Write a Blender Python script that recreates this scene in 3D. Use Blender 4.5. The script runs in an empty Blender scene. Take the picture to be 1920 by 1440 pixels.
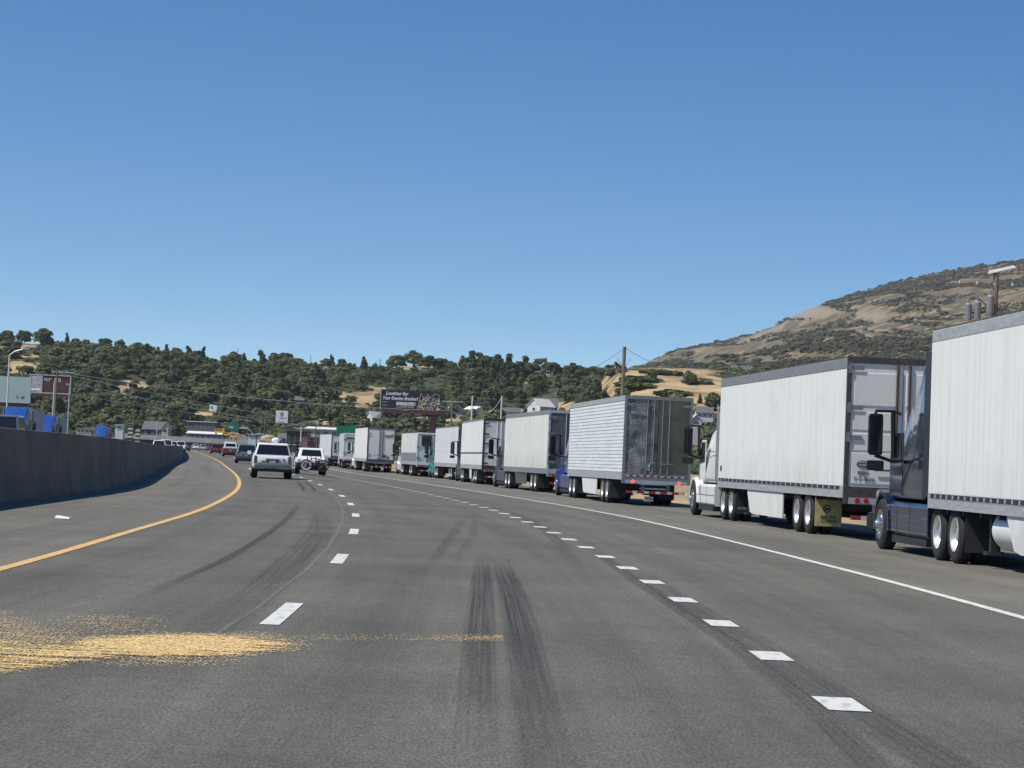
import bpy, bmesh, math, random
import numpy as np
from mathutils import Vector, Matrix, noise, Euler
R = math.radians
sc = bpy.context.scene
random.seed(7)
# ------------------------------------------------------------------ camera
F = 4450.0; CH = 1.5; ROLL = R(2.58); PITCH = math.atan(139/F*math.cos(ROLL))
cd = bpy.data.cameras.new('camera'); cam = bpy.data.objects.new('camera', cd)
sc.collection.objects.link(cam); sc.camera = cam
cd.sensor_fit = 'HORIZONTAL'; cd.sensor_width = 36; cd.lens = F/1920*36
cd.clip_start = 0.5; cd.clip_end = 20000
cam.location = (0, 0, CH)
cam.rotation_euler = (Matrix.Rotation(math.pi/2+PITCH, 3, 'X') @ Matrix.Rotation(ROLL, 3, 'Z')).to_euler()
# ------------------------------------------------------------------ sky and sun
SUN_EL = 56.0; SUN_AZ = 202.0      # azimuth of the sun seen from above, degrees counter-clockwise from +X
w = bpy.data.worlds.new('World'); sc.world = w; w.use_nodes = True
nt = w.node_tree; nt.nodes.clear()
o_ = nt.nodes.new('ShaderNodeOutputWorld'); bg = nt.nodes.new('ShaderNodeBackground')
sky = nt.nodes.new('ShaderNodeTexSky'); sky.sky_type = 'NISHITA'; sky.sun_disc = False
sky.sun_elevation = R(SUN_EL); sky.sun_rotation = R(90-SUN_AZ)
sky.altitude = 1400; sky.air_density = 1.0; sky.dust_density = 0.0; sky.ozone_density = 1.0
bg.inputs['Strength'].default_value = 0.11
hs_ = nt.nodes.new('ShaderNodeHueSaturation'); hs_.inputs['Saturation'].default_value = 1.35; hs_.inputs['Hue'].default_value = .502
gm_ = nt.nodes.new('ShaderNodeNewGeometry') if False else nt.nodes.new('ShaderNodeTexCoord'); mp_ = nt.nodes.new('ShaderNodeMapping'); mp_.vector_type = 'POINT'; mp_.inputs['Scale'].default_value = (1, 1, 1.7); mp_.inputs['Location'].default_value = (0, 0, .03)
nv_ = nt.nodes.new('ShaderNodeVectorMath'); nv_.operation = 'NORMALIZE'; nt.links.new(gm_.outputs['Generated'], mp_.inputs[0]); nt.links.new(mp_.outputs[0], nv_.inputs[0]); nt.links.new(nv_.outputs[0], sky.inputs[0])
nt.links.new(sky.outputs[0], hs_.inputs['Color']); nt.links.new(hs_.outputs[0], bg.inputs[0]); nt.links.new(bg.outputs[0], o_.inputs[0])
sd = bpy.data.lights.new('sun', 'SUN'); so = bpy.data.objects.new('sun', sd); sc.collection.objects.link(so)
sd.energy = 4.4; sd.angle = R(0.5); sd.color = (1, 0.95, 0.86)
sdir = Vector((math.cos(R(SUN_EL))*math.cos(R(SUN_AZ)), math.cos(R(SUN_EL))*math.sin(R(SUN_AZ)), math.sin(R(SUN_EL))))
so.rotation_euler = sdir.to_track_quat('Z', 'Y').to_euler(); so.location = (0, 0, 60)
sc.view_settings.view_transform = 'Standard'; sc.view_settings.look = 'None'
sc.view_settings.exposure = 0.27; sc.view_settings.gamma = 1
sc.render.engine = 'CYCLES'; sc.cycles.caustics_reflective = False; sc.cycles.caustics_refractive = False
# ------------------------------------------------------------------ picture measurements -> places
_cr, _sr, _cp, _sp = math.cos(ROLL), math.sin(ROLL), math.cos(PITCH), math.sin(PITCH)
def ray(u, v):
    a = (u-960)/F; b = -(v-720)/F
    x = a*_cr-b*_sr; y = a*_sr+b*_cr
    return Vector((x, _cp-y*_sp, _sp+y*_cp))
def at(u, v, Y):
    d = ray(u, v); return Vector((0, 0, CH))+d*(Y/d.y)
def gnd(u, v, z=0.0):
    d = ray(u, v); t = (z-CH)/d.z; return Vector((d.x*t, d.y*t, z))
def proj(x, y, z):
    z -= CH
    yc = -y*_sp+z*_cp; zc = y*_cp+z*_sp
    a = x/zc; b = yc/zc
    return 960+F*(a*_cr+b*_sr), 720-F*(-a*_sr+b*_cr)
# ------------------------------------------------------------------ object helpers
def tag(o, label=None, cat=None, group=None, kind=None):
    if label: o['label'] = label
    if cat: o['category'] = cat
    if group: o['group'] = group
    if kind: o['kind'] = kind
    return o
def link(name, me, parent=None, loc=None):
    o = bpy.data.objects.new(name, me); sc.collection.objects.link(o)
    if parent: o.parent = parent
    if loc is not None: o.location = loc
    return o
def thing(name, label, cat, loc=(0, 0, 0), rz=0, group=None):
    o = link(name, None); o.location = loc; o.rotation_euler = (0, 0, rz); o.empty_display_size = .3
    return tag(o, label, cat, group)
def copy_tree(o, parent=None):
    c = o.copy(); sc.collection.objects.link(c); c.parent = parent
    for ch in list(o.children): copy_tree(ch, c)
    return c
class MB:
    def __init__(s): s.v = []; s.f = []; s.m = []; s.mi = 0
    def add(s, vs, fs):
        b = len(s.v); s.v += [tuple(p) for p in vs]; s.f += [tuple(i+b for i in f) for f in fs]; s.m += [s.mi]*len(fs)
        return s
    def box(s, x0, x1, y0, y1, z0, z1):
        vs = [(x, y, z) for z in (z0, z1) for y in (y0, y1) for x in (x0, x1)]
        return s.add(vs, [(0, 2, 3, 1), (4, 5, 7, 6), (0, 1, 5, 4), (2, 6, 7, 3), (0, 4, 6, 2), (1, 3, 7, 5)])
    def hexa(s, P):   # 8 points, bottom 4 ccw then top 4 ccw
        return s.add(P, [(3, 2, 1, 0), (4, 5, 6, 7), (0, 1, 5, 4), (1, 2, 6, 5), (2, 3, 7, 6), (3, 0, 4, 7)])
    def quad(s, a, b, c, d): return s.add([a, b, c, d], [(0, 1, 2, 3)])
    def tube(s, p0, p1, r, n=8, r1=None, cap=True):
        p0 = Vector(p0); p1 = Vector(p1); d = p1-p0
        if d.length < 1e-6: return s
        q = d.to_track_quat('Z', 'Y'); r1 = r if r1 is None else r1
        vs = []
        for (p, rr) in ((p0, r), (p1, r1)):
            for i in range(n):
                a = 2*math.pi*i/n; vs.append(p+q @ Vector((rr*math.cos(a), rr*math.sin(a), 0)))
        fs = [(i, (i+1) % n, n+(i+1) % n, n+i) for i in range(n)]
        if cap: fs += [tuple(range(n))[::-1], tuple(range(n, 2*n))]
        return s.add(vs, fs)
    def path(s, pts, r, n=6):
        for a, b in zip(pts, pts[1:]): s.tube(a, b, r, n)
        return s
    def lathe(s, prof, n=28, axis='X', c=(0, 0, 0)):
        vs = []
        for (a, r) in prof:
            for i in range(n):
                t = 2*math.pi*i/n; p = (a, r*math.cos(t), r*math.sin(t))
                if axis == 'Z': p = (p[1], p[2], p[0])
                elif axis == 'Y': p = (p[2], p[0], p[1])
                vs.append((p[0]+c[0], p[1]+c[1], p[2]+c[2]))
        fs = []
        for k in range(len(prof)-1):
            for i in range(n): fs.append((k*n+i, k*n+(i+1) % n, (k+1)*n+(i+1) % n, (k+1)*n+i))
        return s.add(vs, fs)
    def prism(s, poly, axis, a, b):   # poly of 2D points extruded along axis
        n = len(poly)
        def P(p, t):
            return {'x': (t, p[0], p[1]), 'y': (p[0], t, p[1]), 'z': (p[0], p[1], t)}[axis]
        vs = [P(p, a) for p in poly]+[P(p, b) for p in poly]
        return s.add(vs, [tuple(range(n))[::-1], tuple(range(n, 2*n))]+[(i, (i+1) % n, n+(i+1) % n, n+i) for i in range(n)])
    def loft(s, rings, cap=True):
        n = len(rings[0]); vs = [p for r in rings for p in r]
        fs = [(k*n+i, k*n+(i+1) % n, (k+1)*n+(i+1) % n, (k+1)*n+i) for k in range(len(rings)-1) for i in range(n)]
        if cap: fs += [tuple(range(n))[::-1], tuple(range((len(rings)-1)*n, len(rings)*n))]
        return s.add(vs, fs)
    def build(s, name, m, parent=None, bevel=0, smooth=False, seg=2):
        me = bpy.data.meshes.new(name); me.from_pydata(s.v, [], s.f)
        ms = m if isinstance(m, (list, tuple)) else [m]
        for x in ms: me.materials.append(x)
        if len(ms) > 1: me.polygons.foreach_set('material_index', s.m)
        bm = bmesh.new(); bm.from_mesh(me); bmesh.ops.recalc_face_normals(bm, faces=bm.faces)
        if bevel: 
            bmesh.ops.bevel(bm, geom=[e for e in bm.edges if len(e.link_faces) == 2 and e.calc_face_angle(0) > .5], offset=bevel, segments=seg, affect='EDGES', profile=.5)
        bm.to_mesh(me); bm.free()
        if smooth or bevel:
            me.polygons.foreach_set('use_smooth', [True]*len(me.polygons))
            if bevel and not smooth: me.polygons.foreach_set('use_smooth', [False]*len(me.polygons))
            try:
                if smooth or not bevel: me.set_sharp_from_angle(angle=R(38))
            except Exception: pass
        me.update()
        return link(name, me, parent)
def rring(y, zb, zt, wb, wt, r=.08, n=3):
    """rounded box cross-section at y"""
    pts = []
    r = min(r, (zt-zb)*.49, wb*.9, wt*.9)
    for (cx, cz, a0, ww) in ((1, zb, -90, wb), (1, zt, 0, wt), (-1, zt, 90, wt), (-1, zb, 180, wb)):
        for k in range(n+1):
            a = R(a0+90*k/n)
            x0 = cx*(ww-r); z0 = cz+(r if cz == zb else -r)
            pts.append((x0+r*math.cos(a), y, z0+r*math.sin(a)))
    return pts
# ------------------------------------------------------------------ materials
MATS = {}
def mat(name, col, rough=.6, metal=0, var=0.0, vscale=(1, 1, 1), nscale=3.0, bump=0.0, bscale=20., col2=None, coat=0, emit=None, spec=.5, detail=5, alpha=None, lo=.35, hi=.65):
    if name in MATS: return MATS[name]
    m = bpy.data.materials.new(name); m.use_nodes = True; t = m.node_tree; b = t.nodes['Principled BSDF']
    b.inputs['Roughness'].default_value = rough; b.inputs['Metallic'].default_value = metal
    b.inputs['Coat Weight'].default_value = coat; b.inputs['Specular IOR Level'].default_value = spec
    c = tuple(col)+(1,)
    tc = t.nodes.new('ShaderNodeTexCoord'); mp = t.nodes.new('ShaderNodeMapping'); mp.inputs['Scale'].default_value = vscale
    t.links.new(tc.outputs['Object'], mp.inputs[0])
    nz = t.nodes.new('ShaderNodeTexNoise'); nz.inputs['Scale'].default_value = nscale; nz.inputs['Detail'].default_value = detail; nz.inputs['Roughness'].default_value = .62
    t.links.new(mp.outputs[0], nz.inputs[0])
    mr = t.nodes.new('ShaderNodeMapRange'); mr.inputs[1].default_value = lo; mr.inputs[2].default_value = hi
    t.links.new(nz.outputs[0], mr.inputs[0])
    mx = t.nodes.new('ShaderNodeMix'); mx.data_type = 'RGBA'
    c2 = tuple(col2)+(1,) if col2 else tuple(x*(1-var) for x in col)+(1,)
    mx.inputs[6].default_value = c; mx.inputs[7].default_value = c2
    t.links.new(mr.outputs[0], mx.inputs[0]); t.links.new(mx.outputs[2], b.inputs['Base Color'])
    if bump:
        n2 = t.nodes.new('ShaderNodeTexNoise'); n2.inputs['Scale'].default_value = bscale; n2.inputs['Detail'].default_value = 4
        t.links.new(tc.outputs['Object'], n2.inputs[0])
        bp = t.nodes.new('ShaderNodeBump'); bp.inputs['Strength'].default_value = bump; bp.inputs['Distance'].default_value = .05
        t.links.new(n2.outputs[0], bp.inputs['Height']); t.links.new(bp.outputs[0], b.inputs['Normal'])
    if emit:
        b.inputs['Emission Color'].default_value = tuple(emit[0])+(1,); b.inputs['Emission Strength'].default_value = emit[1]
    MATS[name] = m; return m
M = {}
M['white'] = mat('white_paint', (.75, .75, .71), .45, var=.22, nscale=1.3, coat=.1)
M['white_bright'] = mat('white_gelcoat', (.82, .815, .77), .35, var=.10, nscale=1.4, coat=.3)
def panelmat(name, base, streak, blotch, amt=.5, sy=1.6, sz=.07, dirt=.5):
    """painted sheet with rain streaks, broad stains and road dirt along its foot"""
    m = bpy.data.materials.new(name); m.use_nodes = True; t = m.node_tree; b = t.nodes['Principled BSDF']; N = t.nodes.new; L = t.links.new
    b.inputs['Roughness'].default_value = .6; b.inputs['Specular IOR Level'].default_value = .3
    tc = N('ShaderNodeTexCoord')
    def nz(sc_, scale, det, lo, hi):
        mp = N('ShaderNodeMapping'); mp.inputs['Scale'].default_value = sc_; L(tc.outputs['Object'], mp.inputs[0]); n = N('ShaderNodeTexNoise'); n.inputs['Scale'].default_value = scale; n.inputs['Detail'].default_value = det; n.inputs['Roughness'].default_value = .68; L(mp.outputs[0], n.inputs[0])
        r = N('ShaderNodeMapRange'); r.inputs[1].default_value = lo; r.inputs[2].default_value = hi; L(n.outputs[0], r.inputs[0]); return r.outputs[0]
    def mix(f, a, c):
        x = N('ShaderNodeMix'); x.data_type = 'RGBA'
        for q, k in ((a, 6), (c, 7)):
            if isinstance(q, tuple): x.inputs[k].default_value = q+(1,)
            else: L(q, x.inputs[k])
        L(f, x.inputs[0]); return x.outputs[2]
    def mul(a, k):
        x = N('ShaderNodeMath'); x.operation = 'MULTIPLY'; L(a, x.inputs[0])
        if isinstance(k, float): x.inputs[1].default_value = k
        else: L(k, x.inputs[1])
        return x.outputs[0]
    f1 = mul(nz((sy, sy, sz), 2.4, 6, .46, .78), amt)
    f2 = mul(nz((.35, .35, .6), 1.1, 5, .5, .75), .55)
    sp = N('ShaderNodeSeparateXYZ'); L(tc.outputs['Object'], sp.inputs[0]); dr = N('ShaderNodeMapRange'); dr.inputs[1].default_value = 2.1; dr.inputs[2].default_value = 1.2; L(sp.outputs[2], dr.inputs[0])
    f3 = mul(mul(dr.outputs[0], nz((1, 1, .3), 3, 5, .35, .7)), dirt)
    c = mix(f1, base, streak); c = mix(f2, c, blotch); c = mix(f3, c, (.40, .37, .31)); L(c, b.inputs['Base Color'])
    n2 = N('ShaderNodeTexNoise'); n2.inputs['Scale'].default_value = .9; L(tc.outputs['Object'], n2.inputs[0]); bp = N('ShaderNodeBump'); bp.inputs['Strength'].default_value = .35; bp.inputs['Distance'].default_value = .03; L(n2.outputs[0], bp.inputs['Height']); L(bp.outputs[0], b.inputs['Normal'])
    return m
M['panel_a'] = panelmat('trailer_white_streaked', (.73, .735, .70), (.52, .52, .47), (.66, .645, .58), .55, 2.2, .06, .35)
M['panel_b'] = panelmat('trailer_white_grimy', (.68, .68, .63), (.36, .355, .31), (.55, .54, .47), .85, 4.0, .09, .8)
M['panel_c'] = panelmat('trailer_white_aged', (.71, .715, .68), (.55, .54, .49), (.60, .58, .51), .45, 1.2, .12, .45)
M['panel_rib'] = mat('ribbed_sheet_metal', (.78, .795, .78), .5, metal=.05, col2=(.68, .69, .67), vscale=(.3, .3, 3), nscale=2)
M['joint'] = mat('panel_joint_strip', (.66, .665, .63), .6, var=.15, nscale=3)
M['door_w'] = mat('door_off_white', (.84, .80, .72), .7, col2=(.77, .735, .66), vscale=(1.5, 1, .4), nscale=4, spec=.1)
M['door_dark'] = mat('door_dark_grey', (.11, .115, .12), .5, var=.3, nscale=2)
M['alu'] = mat('aluminium', (.46, .47, .46), .5, metal=.25, var=.25, vscale=(1, .4, 3), nscale=6)
M['alu_dull'] = mat('dull_rail', (.24, .25, .25), .55, metal=.15, var=.25, vscale=(1, 1, 3), nscale=4)
M['polish'] = mat('polished_alloy', (.80, .80, .78), .42, metal=.75, var=.2, nscale=6)
M['chrome'] = mat('chrome', (.72, .72, .70), .25, metal=.9, var=.3, nscale=5)
M['rubber'] = mat('tyre_rubber', (.022, .022, .023), .85, var=.35, nscale=9, bump=.3, bscale=60)
M['flap'] = mat('mudflap_rubber', (.03, .032, .034), .6, var=.4, nscale=4)
M['steel'] = mat('dark_chassis_steel', (.035, .034, .034), .6, var=.5, nscale=5, bump=.2)
M['rust'] = mat('rusty_steel', (.095, .075, .07), .7, var=.5, nscale=7)
M['black'] = mat('black_plastic', (.018, .018, .02), .4, var=.2)
M['glass'] = mat('tinted_glass', (.012, .014, .017), .06, var=.1, coat=.3)
M['navy'] = mat('navy_metallic_paint', (.017, .022, .062), .25, metal=.35, var=.35, nscale=1.5, coat=.8)
M['blue'] = mat('royal_blue_paint', (.012, .05, .30), .25, metal=.2, var=.3, coat=.7)
M['blue2'] = mat('bright_blue_paint', (.02, .07, .30), .35, var=.2, coat=.5)
M['teal'] = mat('teal_paint', (.03, .25, .20), .4, var=.3, coat=.4)
M['grey_dark'] = mat('charcoal_paint', (.06, .065, .07), .35, var=.25, coat=.5)
M['grey_side'] = mat('grey_trailer_side', (.36, .37, .38), .5, var=.15, vscale=(1, 2, .2))
M['maroon'] = mat('maroon_paint', (.13, .015, .018), .4, var=.4, coat=.3)
M['red_lens'] = mat('red_lens', (.45, .01, .01), .2, coat=.8)
M['red_lit'] = mat('brake_light_lit', (.8, .05, .03), .3, emit=((1, .07, .04), 1.6))
M['red'] = mat('reflective_red', (.33, .03, .025), .45, var=.3, nscale=10)
M['refl_w'] = mat('reflective_white', (.62, .6, .56), .45, var=.25, nscale=10)
M['amber'] = mat('amber_lens', (.7, .25, .02), .3)
M['plate'] = mat('plate_white', (.66, .60, .48), .5, var=.3, nscale=18)
M['ink'] = mat('black_ink', (.03, .03, .03), .6)
M['silver'] = mat('silver_grey_paint', (.20, .215, .23), .28, metal=.5, var=.1, coat=.6)
M['bumper'] = mat('grey_bumper', (.36, .35, .31), .5, var=.15)
M['yellowflap'] = mat('dirty_yellow_flap', (.62, .52, .24), .6, col2=(.36, .29, .13), nscale=5)
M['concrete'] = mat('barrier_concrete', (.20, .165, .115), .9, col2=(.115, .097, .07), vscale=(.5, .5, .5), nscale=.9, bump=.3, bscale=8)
M['con_light'] = mat('pale_concrete', (.50, .48, .43), .8, var=.3, nscale=.6)
M['wood'] = mat('weathered_timber', (.22, .175, .13), .8, var=.4, vscale=(3, 3, .4), nscale=4)
M['galv'] = mat('galvanised_steel', (.52, .54, .55), .45, metal=.35, var=.2)
M['white_dull'] = mat('white_post_paint', (.70, .69, .66), .6, var=.2, nscale=2)
M['cream'] = mat('cream_render', (.62, .56, .44), .8, var=.2, nscale=.6)
M['roof_g'] = mat('grey_shingle', (.13, .13, .135), .85, var=.35, nscale=1.5)
M['roof_w'] = mat('white_metal_roof', (.80, .78, .72), .5, var=.1, nscale=.3)
M['wall_g'] = mat('grey_building_wall', (.16, .165, .175), .7, var=.3, nscale=.7)
M['wall_w'] = mat('white_house_wall', (.74, .73, .70), .7, var=.12, nscale=.7)
M['wall_dark'] = mat('dark_brown_cladding', (.07, .065, .06), .8, var=.4, nscale=.8)
M['pink'] = mat('pale_pink_siding', (.62, .50, .48), .75, var=.1)
M['sign_green'] = mat('highway_sign_green', (.008, .17, .10), .45, var=.15, nscale=2)
M['navy_ad'] = mat('billboard_navy_vinyl', (.016, .018, .045), .6, var=.35, nscale=.3)
M['pale_ad'] = mat('billboard_pale_blue_vinyl', (.36, .47, .48), .6, var=.12, nscale=.3)
M['ad_red'] = mat('billboard_maroon_vinyl', (.10, .022, .025), .6, col2=(.03, .02, .025), nscale=.8)
M['ad_grey'] = mat('billboard_grey_vinyl', (.46, .48, .52), .6, col2=(.24, .22, .25), vscale=(1, 1, 3), nscale=.8)
M['ink_w'] = mat('white_lettering', (.82, .82, .82), .6)
M['ink_y'] = mat('pale_yellow_lettering', (.62, .58, .34), .6)
M['yellow'] = mat('yellow_machine_paint', (.72, .40, .03), .5, var=.2)
M['tan_cloth'] = mat('tan_canvas', (.42, .36, .22), .9, var=.3, nscale=6, bump=.6, bscale=8)
M['white_cloth'] = mat('white_canvas', (.75, .75, .76), .9, var=.1, bump=.5, bscale=8)
M['paint_w'] = mat('road_paint_white', (.60, .60, .56), .7, col2=(.20, .195, .18), nscale=11, vscale=(1, .35, 1), lo=.50, hi=.80)
M['paint_y'] = mat('road_paint_yellow', (.66, .41, .13), .7, col2=(.28, .19, .09), nscale=7, vscale=(1, .3, 1), lo=.48, hi=.82)
# asphalt -------------------------------------------------------------------
def asphalt(name, base, tint=(1, .98, .95)):
    m = bpy.data.materials.new(name); m.use_nodes = True; t = m.node_tree; b = t.nodes['Principled BSDF']
    N = t.nodes.new; L = t.links.new
    b.inputs['Roughness'].default_value = .82; b.inputs['Specular IOR Level'].default_value = .35
    tc = N('ShaderNodeTexCoord'); at_ = N('ShaderNodeAttribute'); at_.attribute_name = 'road'
    def noise_(src, scale, det=4, sv=(1, 1, 1), rough=.6):
        mp = N('ShaderNodeMapping'); mp.inputs['Scale'].default_value = sv; L(src, mp.inputs[0])
        n = N('ShaderNodeTexNoise'); n.inputs['Scale'].default_value = scale; n.inputs['Detail'].default_value = det; n.inputs['Roughness'].default_value = rough
        L(mp.outputs[0], n.inputs[0]); return n.outputs[0]
    def mr(src, a, b_, c, d):
        n = N('ShaderNodeMapRange'); n.inputs[1].default_value = a; n.inputs[2].default_value = b_; n.inputs[3].default_value = c; n.inputs[4].default_value = d
        L(src, n.inputs[0]); return n.outputs[0]
    def mul(a, b_):
        n = N('ShaderNodeMath'); n.operation = 'MULTIPLY'; L(a, n.inputs[0])
        if isinstance(b_, float): n.inputs[1].default_value = b_
        else: L(b_, n.inputs[1])
        return n.outputs[0]
    O = tc.outputs['Object']; A = at_.outputs['Vector']
    fine = mr(noise_(O, 50, 3, (1, .35, 1), .7), .34, .66, .60, 1.44)     # aggregate
    mid = mr(noise_(O, 9, 4, (1, .4, 1)), .3, .7, .88, 1.12)
    big = mr(noise_(O, .28, 5), .3, .7, .82, 1.16)
    streak = mr(noise_(A, 1.3, 5, (1, .025, 1), .7), .3, .7, .78, 1.2)        # wear along the lanes
    v = mul(mul(mul(fine, mid), big), streak)
    # wheel-path darkening across each lane: cosine of lateral position
    sp = N('ShaderNodeSeparateXYZ'); L(A, sp.inputs[0])
    wp = N('ShaderNodeMath'); wp.operation = 'MULTIPLY'; L(sp.outputs[0], wp.inputs[0]); wp.inputs[1].default_value = 2*math.pi/1.95
    cs = N('ShaderNodeMath'); cs.operation = 'COSINE'; L(wp.outputs[0], cs.inputs[0])
    v = mul(v, mr(cs.outputs[0], -1, 1, .955, 1.04))
    # bright chips
    chip = mr(noise_(O, 55, 2, (1, .3, 1), .8), .69, .74, 0, 1)
    cm = N('ShaderNodeMix'); cm.data_type = 'RGBA'
    cc = N('ShaderNodeCombineColor')
    for i in range(3): L(mul(v, float(base*tint[i])), cc.inputs[i])
    cm.inputs[7].default_value = (.30, .29, .27, 1); L(cc.outputs[0], cm.inputs[6]); L(mul(chip, .6), cm.inputs[0])
    L(cm.outputs[2], b.inputs['Base Color'])
    bp = N('ShaderNodeBump'); bp.inputs['Strength'].default_value = .55; bp.inputs['Distance'].default_value = .012
    L(fine, bp.inputs['Height']); L(bp.outputs[0], b.inputs['Normal'])
    return m
M['asphalt'] = asphalt('asphalt', .110, (1.06, .985, .81))
M['shoulder'] = asphalt('shoulder_asphalt', .135, (1.06, .985, .81))
def skidmat():
    m = bpy.data.materials.new('tyre_rubber_mark'); m.use_nodes = True; t = m.node_tree; b = t.nodes['Principled BSDF']
    N = t.nodes.new; L = t.links.new
    b.inputs['Base Color'].default_value = (.028, .027, .028, 1); b.inputs['Roughness'].default_value = .75
    at_ = N('ShaderNodeAttribute'); at_.attribute_name = 'mark'      # x across 0..1, y metres, z strength
    sp = N('ShaderNodeSeparateXYZ'); L(at_.outputs['Vector'], sp.inputs[0])
    mp = N('ShaderNodeMapping'); mp.inputs['Scale'].default_value = (9, .12, 0); L(at_.outputs['Vector'], mp.inputs[0])
    n = N('ShaderNodeTexNoise'); n.inputs['Scale'].default_value = 1; n.inputs['Detail'].default_value = 4; L(mp.outputs[0], n.inputs[0])
    r1 = N('ShaderNodeMapRange'); r1.inputs[1].default_value = .38; r1.inputs[2].default_value = .62; r1.inputs[3].default_value = .3; L(n.outputs[0], r1.inputs[0])
    tc = N('ShaderNodeTexCoord'); mp2 = N('ShaderNodeMapping'); mp2.inputs['Scale'].default_value = (1, .35, 1); L(tc.outputs['Object'], mp2.inputs[0])
    n2 = N('ShaderNodeTexNoise'); n2.inputs['Scale'].default_value = 38; n2.inputs['Detail'].default_value = 3; L(mp2.outputs[0], n2.inputs[0])
    r2 = N('ShaderNodeMapRange'); r2.inputs[1].default_value = .66; r2.inputs[2].default_value = .36; r2.inputs[3].default_value = .35; L(n2.outputs[0], r2.inputs[0])
    sn = N('ShaderNodeMath'); sn.operation = 'MULTIPLY'; L(sp.outputs[0], sn.inputs[0]); sn.inputs[1].default_value = math.pi
    s2 = N('ShaderNodeMath'); s2.operation = 'SINE'; L(sn.outputs[0], s2.inputs[0])
    s3 = N('ShaderNodeMapRange'); s3.inputs[1].default_value = 0; s3.inputs[2].default_value = .55; L(s2.outputs[0], s3.inputs[0])
    cur = sp.outputs[2]
    for x in (r1.outputs[0], r2.outputs[0], s3.outputs[0]):
        k = N('ShaderNodeMath'); k.operation = 'MULTIPLY'; L(cur, k.inputs[0]); L(x, k.inputs[1]); cur = k.outputs[0]
    L(cur, b.inputs['Alpha'])
    return m
M['skid'] = skidmat()
def groundmat():
    m = bpy.data.materials.new('dry_grass_and_soil'); m.use_nodes = True; t = m.node_tree; b = t.nodes['Principled BSDF']
    N = t.nodes.new; L = t.links.new
    b.inputs['Roughness'].default_value = .95; b.inputs['Specular IOR Level'].default_value = .1
    a = N('ShaderNodeAttribute'); a.attribute_name = 'bare'
    tc = N('ShaderNodeTexCoord')
    n = N('ShaderNodeTexNoise'); n.inputs['Scale'].default_value = .05; n.inputs['Detail'].default_value = 8; n.inputs['Roughness'].default_value = .65
    L(tc.outputs['Object'], n.inputs[0])
    rp = N('ShaderNodeValToRGB'); e = rp.color_ramp.elements
    e[0].position = .32; e[0].color = (.17, .115, .06, 1); e[1].position = .68; e[1].color = (.50, .385, .225, 1)
    k = rp.color_ramp.elements.new(.5); k.color = (.36, .265, .15, 1)
    L(n.outputs[0], rp.inputs[0])
    n2 = N('ShaderNodeTexNoise'); n2.inputs['Scale'].default_value = .12; n2.inputs['Detail'].default_value = 6; L(tc.outputs['Object'], n2.inputs[0])
    rp2 = N('ShaderNodeValToRGB'); e = rp2.color_ramp.elements
    e[0].position = .35; e[0].color = (.045, .052, .03, 1); e[1].position = .7; e[1].color = (.085, .085, .05, 1); L(n2.outputs[0], rp2.inputs[0])
    ad = N('ShaderNodeMath'); ad.operation = 'ADD'; L(a.outputs['Fac'], ad.inputs[0])
    sb = N('ShaderNodeMapRange'); sb.inputs[1].default_value = .3; sb.inputs[2].default_value = .7; sb.inputs[3].default_value = -.35; sb.inputs[4].default_value = .35; L(n2.outputs[0], sb.inputs[0]); L(sb.outputs[0], ad.inputs[1])
    st = N('ShaderNodeMapRange'); st.inputs[1].default_value = .4; st.inputs[2].default_value = .6; L(ad.outputs[0], st.inputs[0])
    mx = N('ShaderNodeMix'); mx.data_type = 'RGBA'; L(st.outputs[0], mx.inputs[0]); L(rp2.outputs[0], mx.inputs[6]); L(rp.outputs[0], mx.inputs[7])
    L(mx.outputs[2], b.inputs['Base Color']); return m
M['ground'] = groundmat()
def mountmat():
    m = bpy.data.materials.new('dry_mountain_slope'); m.use_nodes = True; t = m.node_tree; b = t.nodes['Principled BSDF']
    N = t.nodes.new; L = t.links.new
    b.inputs['Roughness'].default_value = .95; b.inputs['Specular IOR Level'].default_value = .1
    tc = N('ShaderNodeTexCoord')
    n = N('ShaderNodeTexNoise'); n.inputs['Scale'].default_value = .006; n.inputs['Detail'].default_value = 10; n.inputs['Roughness'].default_value = .68; L(tc.outputs['Object'], n.inputs[0])
    rp = N('ShaderNodeValToRGB'); e = rp.color_ramp.elements
    e[0].position = .33; e[0].color = (.125, .095, .06, 1); e[1].position = .68; e[1].color = (.30, .232, .152, 1); L(n.outputs[0], rp.inputs[0])
    a = N('ShaderNodeAttribute'); a.attribute_name = 'scree'
    n2 = N('ShaderNodeTexNoise'); n2.inputs['Scale'].default_value = .035; n2.inputs['Detail'].default_value = 8; n2.inputs['Roughness'].default_value = .7; L(tc.outputs['Object'], n2.inputs[0])
    r2 = N('ShaderNodeMapRange'); r2.inputs[1].default_value = .44; r2.inputs[2].default_value = .52; L(n2.outputs[0], r2.inputs[0])
    mx = N('ShaderNodeMix'); mx.data_type = 'RGBA'; L(r2.outputs[0], mx.inputs[0]); L(rp.outputs[0], mx.inputs[6]); mx.inputs[7].default_value = (.10, .09, .055, 1)
    m2 = N('ShaderNodeMix'); m2.data_type = 'RGBA'; L(a.outputs['Fac'], m2.inputs[0]); L(mx.outputs[2], m2.inputs[6]); m2.inputs[7].default_value = (.255, .215, .165, 1)
    L(m2.outputs[2], b.inputs['Base Color'])
    return m
M['mount'] = mountmat()
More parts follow.
